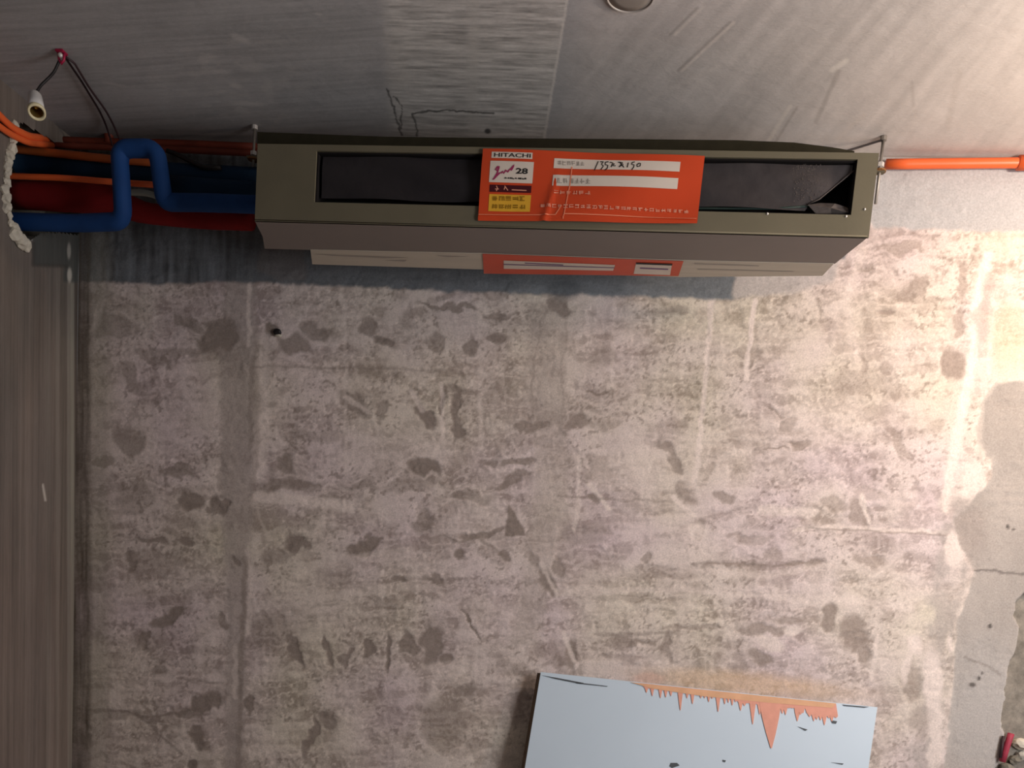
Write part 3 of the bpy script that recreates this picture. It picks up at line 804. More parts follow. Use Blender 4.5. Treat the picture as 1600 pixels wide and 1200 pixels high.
for (a, b), (a2, b2) in zip(rim[:-1], rim[1:]):
    n = max(2, int(math.hypot(a2 - a, b2 - b) / 0.017))
    for i in range(n):
        t = i / n
        r = rnd.uniform(0.010, 0.017)
        me = lump('mortar_lump', (XL + 0.004, a + (a2 - a) * t - 0.002 + rnd.uniform(-.003, .003), b + (b2 - b) * t + CAMZ), r, 500 + k, (0.9, 0.85, 1.25), 2, 0.5)
        link('mortar_lump', me, 'mortar', wl)
        k += 1
for a, b, r in [(2.385, 0.880, 0.019), (2.405, 0.877, 0.016), (2.365, 0.893, 0.017)]:
    link('mortar_lump', lump('mortar_lump', (XL + 0.008, a, b + CAMZ), r, 600 + k, (0.9, 1.1, 1.1), 2, 0.6), 'mortar', wl)
    k += 1

# rest of the shell
bm = bmesh.new()
add_box(bm, XL - 0.1, XR + 0.1, -2.4, D + 0.1, -0.1, 0)
struct('floor', bm_mesh('floor', bm), 'floor')
bm = bmesh.new()
add_box(bm, XR, XR + 0.1, -2.4, D, 0, H + CAMZ)
struct('wall_right', bm_mesh('wall_right', bm), 'plain_wall')

# ------------------------------------------------------------------ the ducted air-conditioning unit
UX0, UX1, UZ0, UZ1 = -1.045, 0.506, UB, 1.072
OX0, OX1, OZ0, OZ1 = -0.885, 0.459, 0.932, 1.057
ac = thing('ducted_air_conditioner', 'long olive grey ducted air conditioner hanging under the ceiling, black outlet and red label', 'air conditioner', ((UX0 + UX1) / 2, UF + 0.08, UB + CAMZ))


def part(name, me, m, par=None):
    return link(name, me, m, par or ac)


def zc(z):
    return z + CAMZ


# casing: front frame around the outlet, sides, top, bottom
bm = bmesh.new()
T = 0.006
add_box(bm, UX0, OX0, UF, UF + T, zc(UZ0), zc(UZ1))
add_box(bm, OX1, UX1, UF, UF + T, zc(UZ0), zc(UZ1))
add_box(bm, OX0, OX1, UF, UF + T, zc(UZ0), zc(OZ0))
add_box(bm, OX0, OX1, UF, UF + T, zc(OZ1), zc(UZ1))
part('front_frame', bm_mesh('front_frame', bm), 'frame')
bm = bmesh.new()
add_box(bm, UX0, 0.462, UF + T, 2.58, zc(UZ1 - T), zc(UZ1))
add_box(bm, 0.462, UX1, UF + T, 2.25, zc(UZ1 - T), zc(UZ1))
add_box(bm, UX0, UX0 + T, UF + T, 2.368, zc(UZ0 + T), zc(UZ1 - T))
sp_ = [(UX1, UF + T), (0.486, 2.30), (0.470, 2.368), (0.462, 2.368), (0.478, 2.30), (UX1 - T, UF + T)]
sa = [bm.verts.new((x, y, zc(UZ0 + T))) for x, y in sp_]
sb = [bm.verts.new((x, y, zc(UZ1 - T))) for x, y in sp_]
bm.faces.new(sa)
bm.faces.new(sb)
for i in range(6):
    bm.faces.new((sa[i], sa[(i + 1) % 6], sb[(i + 1) % 6], sb[i]))
add_box(bm, UX0 + T, 0.462, 2.355, 2.365, zc(UZ0 + T), zc(UZ1 - T))
part('casing', bm_mesh('casing', bm), 'frame')
# underside, right end cut at an angle
bm = bmesh.new()
vs = [(UX0, UF + 0.0005), (UX1 - 0.002, UF + 0.0005), (0.482, 2.30), (0.468, 2.368), (-1.10, 2.385), (-1.068, 2.30)]
lo = [bm.verts.new((x, y, zc(UB))) for x, y in vs]
hi = [bm.verts.new((x, y, zc(UB + T))) for x, y in vs]
bm.faces.new(lo)
bm.faces.new(hi)
for i in range(len(vs)):
    j = (i + 1) % len(vs)
    bm.faces.new((lo[i], lo[j], hi[j], hi[i]))
part('bottom_panel', bm_mesh('bottom_panel', bm), 'under')
# rolled lip along the lower front edge
bm = bmesh.new()
tube(bm, [(UX0, UF + 0.001, zc(UB + 0.003)), (UX1 - 0.004, UF + 0.001, zc(UB + 0.003))], 0.0018, 8)
part('bottom_lip', bm_mesh('bottom_lip', bm, True), 'frame')
# folded flanges around the outlet
bm = bmesh.new()
f2 = 0.004
add_box(bm, OX0, OX0 + f2, UF + T, UF + 0.07, zc(OZ0), zc(OZ1))
add_box(bm, OX1 - f2, OX1, UF + T, UF + 0.07, zc(OZ0), zc(OZ1))
add_box(bm, OX0 + f2, OX1 - f2, UF + T, UF + 0.07, zc(OZ0), zc(OZ0 + f2))
add_box(bm, OX0 + f2, OX1 - f2, UF + T, UF + 0.07, zc(OZ1 - f2), zc(OZ1))
add_box(bm, OX0, OX1, UF + 0.07, UF + 0.074, zc(OZ0), zc(OZ1))
part('outlet_duct', bm_mesh('outlet_duct', bm), 'dark')

# black film stretched over the outlet, torn free at the lower right corner
FY = UF + 0.016


def film_pt(x, z):
    b = 0.007 * (fbm(np.array([x * 9.]), np.array([z * 22.]), 3, 411)[0] - 0.5) + 0.003 * math.sin(x * 21 + z * 60)
    return Vector((x, FY + b, zc(z)))


tear = [tuple(atY(a, b, FY)) for a, b in [(1341, 262), (1312, 285), (1280, 312), (1262, 319)]]
tz = [(p[0], p[2] - CAMZ) for p in tear]


def film_low(x):
    """lower border of the film at x"""
    low = OZ0 + 0.017 + 0.002 * math.sin(x * 14)
    if x > tz[3][0]:
        for (xa, za), (xb, zb) in zip(tz[:-1], tz[1:]):
            if xb <= x <= xa:
                return zb + (za - zb) * (x - xb) / (xa - xb)
        return tz[0][1]
    return low


bm = bmesh.new()
n, mrow = 120, 12
cols = []
for i in range(n + 1):
    x = OX0 + 0.012 + (OX1 - 0.006 - OX0 - 0.012) * i / n
    z0, z1 = film_low(x), OZ1 - 0.006
    cols.append([bm.verts.new(film_pt(x, z0 + (z1 - z0) * j / mrow)) for j in range(mrow + 1)])
for a, b in zip(cols[:-1], cols[1:]):
    for j in range(mrow):
        bm.faces.new((a[j], b[j], b[j + 1], a[j + 1]))
film = part('plastic_film', bm_mesh('plastic_film', bm, True), 'film')
film['label'] = 'black plastic film over the outlet'
bm = bmesh.new()
tube(bm, [film_pt(x, z) + Vector((0, -0.002, 0)) for x, z in tz], 0.0016, 6)
link('film_edge', bm_mesh('film_edge', bm, True), 'film_dust', film)
# folded back flap lying on the lower flange
bm = bmesh.new()
pts = [(1262, 320), (1282, 317), (1305, 318), (1324, 324), (1332, 334), (1300, 336), (1275, 334)]
cv = [bm.verts.new(atY(a, b, FY - 0.004 + 0.010 * (i % 2))) for i, (a, b) in enumerate(pts)]
ce = bm.verts.new(atY(1298, 325, FY - 0.012))
for i in range(len(cv)):
    bm.faces.new((cv[i], cv[(i + 1) % len(cv)], ce))
link('film_flap', bm_mesh('film_flap', bm), 'film_dust', film)
# plaster dust on the film
bm = bmesh.new()
rnd = random.Random(8)
for i in range(330):
    a, b = rnd.gauss(1262, 16), rnd.uniform(256, 314)
    if a > 1238 + (b - 250) * 0.0 and a < 1330 - (b - 250) * 0.9:
        p = atY(a, b, FY)
        q = film_pt(p.x, p.z - CAMZ) + Vector((0, -0.0006, 0))
        r = rnd.uniform(0.0005, 0.0017)
        vv = [bm.verts.new(q + Vector((math.cos(t) * r * rnd.uniform(.6, 1.4), 0, math.sin(t) * r))) for t in (0, 1.2, 2.5, 3.8, 5.0)]
        bm.faces.new(vv)
dust = link('dust', bm_mesh('dust', bm), 'film_dust', film)
dust['kind'] = 'stuff'
bm = bmesh.new()
tube(bm, [atY(505, 316, UF + 0.02), atY(800, 325, UF + 0.02), atY(1210, 326, UF + 0.02), atY(1270, 322, UF + 0.02)], 0.003, 6)
part('outlet_gap_line', bm_mesh('outlet_gap_line', bm, True), 'green')  # dark gap under the film, drawn as a green line
# small screws on the frame
for a, b in [(1199, 334), (1322, 338), (1351, 327)]:
    p = atY(a, b, UF)
    bm = bmesh.new()
    g = bmesh.ops.create_uvsphere(bm, u_segments=8, v_segments=5, radius=0.0030)
    bmesh.ops.translate(bm, verts=bm.verts, vec=p)
    part('screw', bm_mesh('screw', bm, True), 'nut')

# red label taped across the outlet
LC = [(755, 233), (1101, 245), (1089, 350), (747, 345)]
LYY = UF - 0.004


def lab(s, t, eps=0.0):
    a = np.array(LC, float)
    p = (a[0] * (1 - s) + a[1] * s) * (1 - t) + (a[3] * (1 - s) + a[2] * s) * t
    w_ = atY(p[0], p[1], LYY)
    cs = 0.37 - 0.07 * t
    ridge = 0.0045 * math.exp(-((s - cs) / 0.012) ** 2) * min(1, max(0, t - 0.2) * 2)
    bulge = 0.004 * math.sin(math.pi * s) * math.sin(math.pi * min(1, t / 0.93)) + 0.0025 * math.sin(s * 9 + t * 4)
    fold = 0.004 * math.exp(-((t - 0.945) / 0.02) ** 2)
    w_.y -= ridge + bulge + fold + 0.003 + eps
    return w_


def lab_grid(name, s0, t0, s1, t1, m, parent, eps, ns=24, nt_=8, skew=0.0):
    vv, ff = [], []
    for j in range(nt_ + 1):
        for i in range(ns + 1):
            t = t0 + (t1 - t0) * j / nt_
            vv.append(lab(s0 + (s1 - s0) * i / ns, t, eps))
    for j in range(nt_):
        for i in range(ns):
            a = j * (ns + 1) + i
            ff.append((a, a + ns + 1, a + ns + 2, a + 1))
    return link(name, mesh_py(name, vv, ff, True), m, parent)


def st(px_, py_):
    """label coordinates of a photographed point on the label"""
    a = np.array(LC, float)
    s, t = 0.5, 0.5
    for _ in range(12):
        p = (a[0] * (1 - s) + a[1] * s) * (1 - t) + (a[3] * (1 - s) + a[2] * s) * t
        ds = (a[1] - a[0]) * (1 - t) + (a[2] - a[3]) * t
        dt = (a[3] * (1 - s) + a[2] * s) - (a[0] * (1 - s) + a[1] * s)
        J = np.array([ds, dt]).T
        s, t = np.array([s, t]) + np.linalg.solve(J, np.array([px_, py_]) - p)
    return s, t


lb = lab_grid('label', 0, 0, 1, 1, 'label', ac, 0, 80, 24)
lb['label'] = 'orange-red paper label taped over the outlet'


def text_polys(body, size=1.0, offset=0.0, shear=0.0):
    cu = bpy.data.curves.new('lettering', 'FONT')
    cu.body = body
    cu.size = size
    cu.offset = offset
    cu.shear = shear
    cu.resolution_u = 3
    o = bpy.data.objects.new('lettering', cu)
    COL.objects.link(o)
    dg = bpy.context.evaluated_depsgraph_get()
    me = bpy.data.meshes.new_from_object(o.evaluated_get(dg))
    v = np.array([tuple(q.co) for q in me.vertices])
    f = [tuple(q.vertices) for q in me.polygons]
    bpy.data.objects.remove(o)
    bpy.data.meshes.remove(me)
    bpy.data.curves.remove(cu)
    return v, f


def lab_text(name, body, x0, y0, x1, y1, m, eps=0.0012, offset=0.0, shear=0.0):
    """lettering fitted in the label between two photographed corners"""
    v, f = text_polys(body, 1, offset, shear)
    mn, mx = v.min(0), v.max(0)
    s0, t0 = st(x0, y0)
    s1, t1 = st(x1, y1)
    u = (v - mn) / np.maximum(mx - mn, 1e-6)
    pts = [lab(s0 + (s1 - s0) * a[0], t1 + (t0 - t1) * a[1], eps) for a in u]
    return link(name, mesh_py(name, pts, f), m, lb)


def lab_rect(name, x0, y0, x1, y1, m, eps=0.0006):
    s0, t0 = st(x0, y0)
    s1, t1 = st(x1, y1)
    return lab_grid(name, s0, t0, s1, t1, m, lb, eps, 24, 6)


def lab_strokes(name, strokes, wd, m, eps=0.0014):
    """pen strokes in photographed pixels"""
    vv, ff = [], []
    for pts in strokes:
        P_ = [np.array(p, float) for p in pts]
        Q = []
        for a, b in zip(P_[:-1], P_[1:]):
            k_ = max(1, int(np.hypot(*(b - a)) / 2))
            Q += [a + (b - a) * i / k_ for i in range(k_)]
        Q.append(P_[-1])
        base = len(vv)
        for i, q in enumerate(Q):
            d = Q[min(i + 1, len(Q) - 1)] - Q[max(i - 1, 0)]
            nrm = np.array([-d[1], d[0]]) / (np.hypot(*d) + 1e-9) * wd / 2
            for sg in (1, -1):
                vv.append(lab(*st(*(q + sg * nrm)), eps))
        for i in range(len(Q) - 1):
            a = base + i * 2
            ff.append((a, a + 1, a + 3, a + 2))
    return link(name, mesh_py(name, vv, ff), m, lb)


def fake_glyphs(x0, y0, x1, y1, n, seed, tall=1.0):
    """rows of tiny unreadable characters, as in the photograph"""
    rr = random.Random(seed)
    out = []
    for i in range(n):
        ax, ay = x0 + (x1 - x0) * i / n, y0 + (y1 - y0) * i / n
        wg = (x1 - x0) / n * 0.72
        h = wg * tall
        for _ in range(4):
            if rr.random() < 0.55:
                y_ = ay + rr.random() * h
                out.append([(ax, y_), (ax + wg, y_)])
            else:
                x_ = ax + rr.random() * wg
                out.append([(x_, ay), (x_ + rr.uniform(-1, 1), ay + h)])
    return out


lab_rect('logo_panel', 769, 238.5, 832, 250.5, 'white')
lab_rect('white_panel', 767, 253, 832, 288, 'white')
lab_text('lettering', 'HITACHI', 773, 240.5, 829.5, 248.7, 'ink', offset=0.012)
lab_strokes('script_lettering', [[(779, 262), (775, 267), (778, 269), (781, 262), (778, 272), (774, 279), (771, 283), (774, 280), (782, 272)], [(783, 273), (786, 270), (788, 273), (791, 268), (794, 271), (797, 267), (800, 268), (804, 260), (798, 267)]], 2.3, 'magenta')
lab_text('lettering', '28', 807, 264.5, 825, 274, 'ink', offset=0.03)
lab_strokes('small_print', fake_glyphs(790, 279, 824, 280, 9, 3, 0.8), 1.1, 'ink')
lab_rect('maroon_band', 766, 290, 830, 302.5, 'maroon')
lab_strokes('small_print', [[(776, 292), (778, 296), (776, 300)], [(774, 297), (780, 297)], [(790, 293), (788, 298)], [(789, 292), (794, 299)], [(800, 298), (823, 299)]], 1.4, 'pink_ink')
lab_rect('yellow_panel', 765, 304.5, 828, 331.5, 'yellow')
lab_strokes('small_print', fake_glyphs(770, 308, 823, 308, 5, 11, 0.85), 1.7, 'olive_ink')
lab_strokes('small_print', fake_glyphs(770, 320, 823, 321, 5, 12, 0.85), 1.7, 'olive_ink')
lab_rect('white_panel', 866.5, 248.5, 1061.5, 270, 'white')
lab_rect('white_panel', 864.5, 274.5, 1058, 296.5, 'white')
lab_strokes('small_print', fake_glyphs(872, 252.5, 915, 254, 6, 21, 1.2), 1.0, 'grey_ink')
lab_strokes('small_print', fake_glyphs(872, 280, 925, 282, 6, 22, 1.2), 1.0, 'grey_ink')
hand = [[(935, 253), (929, 268)], [(938, 254), (943, 254), (940, 258), (943, 261), (939, 267)], [(951, 254), (946, 255), (946, 259), (950, 260), (949, 265), (945, 268)],
        [(953, 255), (958, 256), (955, 263)], [(960, 257), (958, 261), (962, 261)], [(966, 255), (973, 256), (968, 263)], [(969, 256), (975, 264)], [(967, 263), (974, 259)],
        [(982, 256), (980, 264)], [(992, 255), (988, 256), (987, 259), (991, 260), (990, 264), (987, 268)], [(999, 257), (995, 260), (996, 263), (1000, 262), (1001, 258), (998, 257)]]
lab_strokes('handwriting', hand, 1.5, 'ink')
lab_strokes('small_print', fake_glyphs(866, 299, 924, 302, 6, 31, 0.8), 1.0, 'pink_ink')
lab_strokes('small_print', fake_glyphs(845, 320, 1078, 329, 26, 32, 0.75), 1.0, 'pink_ink')
lab_strokes('fold_line', [[(748, 336), (868, 337)], [(882, 335.5), (960, 338), (1088, 343.5)]], 1.6, 'label_fold')
lab_strokes('crease', [[(894, 262), (891, 290), (884, 325), (880, 344)], [(868, 337), (878, 322)]], 1.6, 'label_fold')

# return opening on the underside, closed with cream cardboard and a second label
bm = bmesh.new()
cp = [atZ(485, 390.3, UB - 0.001), atZ(752, 396, UB - 0.001), atZ(1068, 407, UB - 0.001), atZ(1303, 412, UB - 0.001), atZ(1285, 431, UB - 0.001), atZ(1062, 433, UB - 0.001), atZ(752, 421, UB - 0.001), atZ(488, 413, UB - 0.001)]
lo = [bm.verts.new(p) for p in cp]
hi = [bm.verts.new(p + Vector((0, 0, 0.012))) for p in cp]
bm.faces.new(lo)
bm.faces.new(hi)
for i in range(len(cp)):
    j = (i + 1) % len(cp)
    bm.faces.new((lo[i], lo[j], hi[j], hi[i]))
card = part('cardboard_cover', bm_mesh('cardboard_cover', bm), 'cream')
card['label'] = 'cream cardboard strip over the return opening'


def under_poly(name, pts, m, parent, h):
    vv = [atZ(a, b, UB - 0.001 - h) for a, b in pts]
    return link(name, mesh_py(name, vv, [tuple(range(len(vv)))]), m, parent)


for pts in [[(492, 397), (600, 401), (640, 403), (600, 403.5), (520, 400)], [(600, 407), (636, 406), (632, 409)], [(680, 399), (735, 401), (700, 402)], [(1085, 411), (1186, 415), (1186, 416.5), (1085, 413)], [(1090, 420), (1240, 424), (1240, 425), (1090, 421.5)]]:
    under_poly('scuff', pts, 'grey_ink', card, 0.0006)
lb2 = under_poly('return_label', [(754, 396.5), (1068, 408), (1060, 431.5), (756, 427.5)], 'label', ac, 0.0015)
lb2['label'] = 'foreshortened orange label on the underside'
under_poly('white_panel', [(787, 407), (961, 414), (958, 423), (787, 420)], 'white', lb2, 0.0022)
under_poly('stripe', [(787, 412.5), (960, 418), (960, 419.2), (787, 414)], 'purple_ink', lb2, 0.0028)
under_poly('small_print', [(820, 410.5), (880, 413.5), (880, 415), (820, 412)], 'purple_ink', lb2, 0.0028)
under_poly('white_panel', [(994, 411), (1050, 413), (1047, 430), (990, 428)], 'white', lb2, 0.0022)
under_poly('stripe', [(994, 410.5), (1051, 412.5), (1050, 415), (994, 413)], 'ink', lb2, 0.0028)
under_poly('small_print', [(1000, 418), (1044, 420), (1044, 422), (1000, 420)], 'purple_ink', lb2, 0.0028)
# dark slab added for the shadow gap between casing and ceiling
prof = [(402, 224), (402, 206), (480, 209), (600, 213.5), (800, 216), (1000, 217.5), (1150, 219), (1240, 222.5), (1300, 230), (1335, 236), (1335, 243)]
bm = bmesh.new()
fa = [bm.verts.new(atY(a, b, 2.34)) for a, b in prof]
fb = [bm.verts.new(v.co + Vector((0.0, 0.12, 0.0))) for v in fa]
bm.faces.new(fa)
bm.faces.new(fb)
for i in range(len(fa)):
    j = (i + 1) % len(fa)
    bm.faces.new((fa[i], fa[j], fb[j], fb[i]))
part('shadow_slab', bm_mesh('shadow_slab', bm), 'shadow_dark')['label'] = 'dark slab standing in for the shadow above the casing'
# hanger brackets rising behind the top
for xa, xb, xr, yy in [(0.43, 0.45, 0.606, 2.548), (-1.03, -1.01, -1.232, 2.532)]:
    bm = bmesh.new()
    add_box(bm, xa, xb, yy - 0.018, yy + 0.018, zc(UZ1 - 0.003), zc(1.196))
    add_box(bm, min(xa, xr), max(xb, xr), yy - 0.010, yy + 0.010, zc(1.190), zc(1.196))
    part('hanger_bracket', bm_mesh('hanger_bracket', bm), 'frame')


def hanger_rod(x, y, z0, lab_, nz):
    t = thing('hanger_rod', lab_, 'rod', (x, y, zc(H)), 'threaded rods the air conditioner hangs on')
    bm = bmesh.new()
    tube(bm, [(x, y, zc(H)), (x, y, zc(z0))], 0.0042, 8)
    link('rod', bm_mesh('rod', bm, True), 'steel', t)
    bm = bmesh.new()
    tube(bm, [(x, y, zc(nz)), (x, y, zc(nz + 0.011))], 0.010, 6)
    link('nut', bm_mesh('nut', bm), 'nut', t)
    bm = bmesh.new()
    tube(bm, [(x, y, zc(nz - 0.013)), (x, y, zc(nz - 0.009))], 0.017, 14)
    link('washer', bm_mesh('washer', bm), 'rust', t)
    bm = bmesh.new()
    tube(bm, [(x, y, zc(H - 0.001)), (x, y, zc(H - 0.012))], 0.009, 10)
    link('anchor', bm_mesh('anchor', bm), 'nut' if x < 0 else 'steel', t)


hanger_rod(0.593, 2.548, 1.11, 'thin steel hanger rod at the right end of the air conditioner', 1.205)
hanger_rod(-1.214, 2.532, 1.165, 'short steel hanger rod at the left end of the air conditioner beside the pipes', 1.20)
# dark tube added as the right rod's shadow above the unit
pw = [(0.590, 2.548, zc(1.275)), (0.53, 2.50, zc(1.235)), (0.47, 2.44, zc(1.19)), (0.36, 2.36, zc(1.13)), (0.27, 2.30, zc(UZ1 + 0.003))]
tag(link('rod_shadow', tube_mesh('rod_shadow', pw, 0.003, 8, 0.05), 'black_wire'), 'dark line standing in for the shadow of the right hanger rod', 'wire')

# ------------------------------------------------------------------ pipes and conduits at the left
XO = -1.99


def run(pts, Y):
    """photographed centre line at depth Y (a depth per point is allowed)"""
    out = []
    for p in pts:
        out.append(atY(p[0], p[1], p[2] if len(p) > 2 else Y))
    return out


def pipe(name, label, cat, pts, Y, r, m, rad=0.05, into=True, seg=16, group=None, wob=0.03, seed=1):
    P_ = run(pts, Y)
    if into:
        d = P_[0] - P_[1]
        k = (XO - P_[0].x) / d.x if abs(d.x) > 1e-6 else 0
        P_ = [P_[0] + d * k] + P_
    o = link(name, tube_mesh(name, P_, r, seg, rad, wob, seed), m)
    return tag(o, label, cat, group)


G1 = 'insulated pipes and conduits coming through the hole in the left wall'
pipe('insulated_pipe', 'thick navy insulated pipe, uppermost through the wall hole, running behind the blue bend', 'pipe', [(30, 255), (180, 268), (300, 277), (410, 283)], 2.545, 0.036, 'navy', group=G1, seed=2)
pipe('insulated_pipe', 'thick dark red insulated pipe between the orange conduit and the lowest blue pipe', 'pipe', [(20, 304), (120, 309), (176, 312), (222, 333), (320, 342), (392, 344, 2.50)], 2.52, lambda t: 0.041 if t < 0.55 else 0.041 - 0.012 * min(1, (t - 0.55) / 0.2), 'red', 0.08, group=G1, seed=3)
U = [(15, 346, 2.43), (120, 349, 2.42), (193, 346, 2.40), (190, 290, 2.37), (186, 232, 2.37), (245, 232, 2.37), (253, 290, 2.38), (257, 316, 2.40), (330, 317, 2.42), (408, 320, 2.43)]
bU = pipe('insulated_pipe', 'bright blue insulated pipe bent up and over in a square loop', 'pipe', U, 2.40, 0.0245, 'blue', 0.035, group=G1, seed=4)
pipe('insulated_pipe', 'short navy insulated pipe entering the left end of the air conditioner', 'pipe', [(264, 291), (330, 297), (399, 301.5)], 2.49, 0.030, 'navy', into=False, group=G1, seed=7)
pipe('conduit', 'dull orange conduit lying along the top of the navy pipe', 'conduit', [(25, 233), (100, 241), (185, 250), (250, 254)], 2.50, 0.0115, 'orange_dirty', group=G1, seg=12, seed=5)
pipe('conduit', 'thin orange conduit squeezed between the navy pipe and the red pipe', 'conduit', [(15, 275), (100, 278), (185, 285), (246, 289)], 2.455, 0.0085, 'orange', group=G1, seg=12, seed=6)
for y0, y1, Y_, r, m_, l_ in [(218, 229, 2.60, 0.010, 'dim_conduit', 'dimmed stretch of orange conduit running along the corner under the ceiling'), (227, 240, 2.575, 0.009, 'dim_conduit', 'dimmed stretch of orange conduit below the corner conduit, above the dull orange one')]:
    pipe('conduit', l_, 'conduit', [(84, y0, 2.575 if y0 < 220 else 2.545), (140, y0 + 2.5, Y_), (270, (y0 + y1) / 2, Y_), (401, y1, Y_)], Y_, r, m_, into=False, seg=12, group=G1)  # shaded stretch of the orange sweeps, dimness put into the colour
pipe('cable', 'pale grey cable seen through the blue loop', 'cable', [(180, 300), (225, 301), (238, 304), (262, 313)], 2.43, 0.0085, 'grey_cable', 0.02, into=False, seg=10)
pipe('cable', 'black cable dropping from the ceiling corner onto the navy pipe', 'cable', [(262, 236, 2.55), (276, 241, 2.53), (298, 252, 2.51), (318, 262, 2.50), (345, 262, 2.50)], 2.5, 0.007, 'black_wire', 0.03, into=False, seg=10)
pipe('conduit', 'orange conduit with a coupling on the wall right of the air conditioner', 'conduit', [(1384, 256.5), (1480, 255.5), (1590, 254.5), (1720, 254)], 2.632, 0.0135, 'orange', into=False, seg=14)
ob = bpy.context.scene.objects
cd = [o for o in ob if o.name.startswith('conduit')][-1]
bm = bmesh.new()
tube(bm, [atY(1591, 254.5, 2.632), atY(1650, 254.3, 2.632)], 0.019, 16)
link('coupling', bm_mesh('coupling', bm, True), 'orange', cd)
# conduits sweeping in along the left wall
for (p0, p1, lbl, r) in [((-30, 150), 0, 'orange conduit sweeping in along the left wall at the ceiling, the upper one', 0.010), ((-30, 176), 1, 'orange conduit sweeping in along the left wall at the ceiling, the lower one', 0.009)]:
    a = atX(p0[0], p0[1], XL + 0.014)
    b = atX(16, 198 + p1 * 12, XL + 0.014)
    c1 = atX(44, 213 + p1 * 10, XL + 0.018)
    c2 = atY(83, 218 + p1 * 9, 2.575 - p1 * 0.03)
    P_ = [a + (a - b) * 2.0, a, b, c1, c2]
    tag(link('conduit', tube_mesh('conduit', P_, r, 12, 0.06), 'orange'), lbl, 'conduit')

# ------------------------------------------------------------------ hanging lampholder
hk = atZ(96, 80, H)
clip = thing('cable_clip', 'small crimson clip nailed to the ceiling holding the lamp wires', 'clip', hk)
bm = bmesh.new()
add_box(bm, hk.x - 0.011, hk.x + 0.011, hk.y - 0.012, hk.y + 0.012, hk.z - 0.006, hk.z, 0.0015)
link('clip_plate', bm_mesh('clip_plate', bm), 'redclip', clip)
bm = bmesh.new()
tube(bm, [hk + Vector((-0.008, 0, -0.004)), hk + Vector((-0.006, 0, -0.022)), hk + Vector((0, 0, -0.030)), hk + Vector((0.007, 0, -0.022)), hk + Vector((0.009, 0, -0.004))], 0.0035, 8)
link('clip_loop', bm_mesh('clip_loop', bm, True), 'redclip', clip)
bm = bmesh.new()
bmesh.ops.create_uvsphere(bm, u_segments=10, v_segments=6, radius=0.0065)
bmesh.ops.translate(bm, verts=bm.verts, vec=hk + Vector((0, -0.004, -0.012)))
link('nail_head', bm_mesh('nail_head', bm, True), 'nut', clip)

lh = thing('lampholder', 'white empty bulb holder with brass thread hanging on a wire from the ceiling', 'lampholder', hk)
YH = hk.y
w_pts = [hk + Vector((-0.004, 0, -0.02)), atY(85, 112, YH), atY(77, 121, YH - 0.01), atY(63, 134, YH - 0.02), atY(56, 146, YH - 0.03)]
link('wire', tube_mesh('wire', w_pts, 0.0034, 8, 0.02, sub=0.01), 'black_wire', lh)
top, bot = atY(54.5, 146, YH - 0.03), atY(57.5, 176, YH - 0.065)
ax = (bot - top).normalized()


def lathe(name, prof, o, ax_, m, parent, seg=24):
    u_ = ax_.orthogonal().normalized()
    v_ = ax_.cross(u_)
    vv, ff = [], []
    for h, r in prof:
        for k_ in range(seg):
            t = 2 * math.pi * k_ / seg
            vv.append(o + ax_ * h + (u_ * math.cos(t) + v_ * math.sin(t)) * r)
    for i in range(len(prof) - 1):
        for k_ in range(seg):
            a = i * seg
            ff.append((a + k_, a + (k_ + 1) % seg, a + seg + (k_ + 1) % seg, a + seg + k_))
    return link(name, mesh_py(name, vv, ff, True), m, parent)


Lh = (bot - top).length
lathe('shell', [(0, 0.001), (0.001, 0.008), (0.006, 0.013), (0.014, 0.0165), (Lh * .55, 0.0185), (Lh * .9, 0.0195), (Lh * .9, 0.0150), (Lh * .45, 0.0150), (Lh * .45, 0.001)], top, ax, 'ceramic', lh)
lathe('rim', [(Lh * .86, 0.0195), (Lh * .90, 0.0215), (Lh, 0.0212), (Lh * 1.01, 0.0195), (Lh, 0.0160), (Lh * .9, 0.0150)], top, ax, 'ceramic_rim', lh)
pr = []
for i in range(9):
    pr.append((Lh * (.96 - .055 * i), 0.0150 - 0.0012 * (i % 2)))
lathe('brass_thread', pr + [(Lh * .5, 0.001)], top, ax, 'brass', lh)
lathe('contact', [(Lh * .78, 0.0005), (Lh * .77, 0.003), (Lh * .74, 0.005), (Lh * .52, 0.005)], top, ax, 'brass', lh, 12)
for i, (pts, lbl, r) in enumerate([
        ([(100, 84), (128, 128), (156, 174), (166, 196)], 'left strand of the two dark wires from the ceiling clip to the conduit end', 0.0030),
        ([(103, 82), (116, 98), (140, 138), (165, 172), (177, 194)], 'right strand of the two dark wires from the ceiling clip to the conduit end', 0.0030)]):
    P_ = [atZ(a, b, H - 0.010 - 0.004 * i) for a, b in pts]
    P_[0] = hk + Vector((0.006, 0.004, -0.010))
    e = P_[-1]
    P_.append(Vector((e.x - 0.01, 2.585 + 0.012 * i, e.z - 0.05)))
    tag(link('wire', tube_mesh('wire', P_, r, 8, 0.03, sub=0.02), 'redwire'), lbl, 'wire')
e = atY(170, 205, 2.60)
bm = bmesh.new()
tube(bm, [e + Vector((0, 0, 0.026)), e + Vector((0, 0, -0.035))], [0.016, 0.013], 12)
tag(link('conduit_stub', bm_mesh('conduit_stub', bm, True), 'dim_conduit'), 'short dark upright stub in the ceiling corner where the lamp wires end', 'conduit')

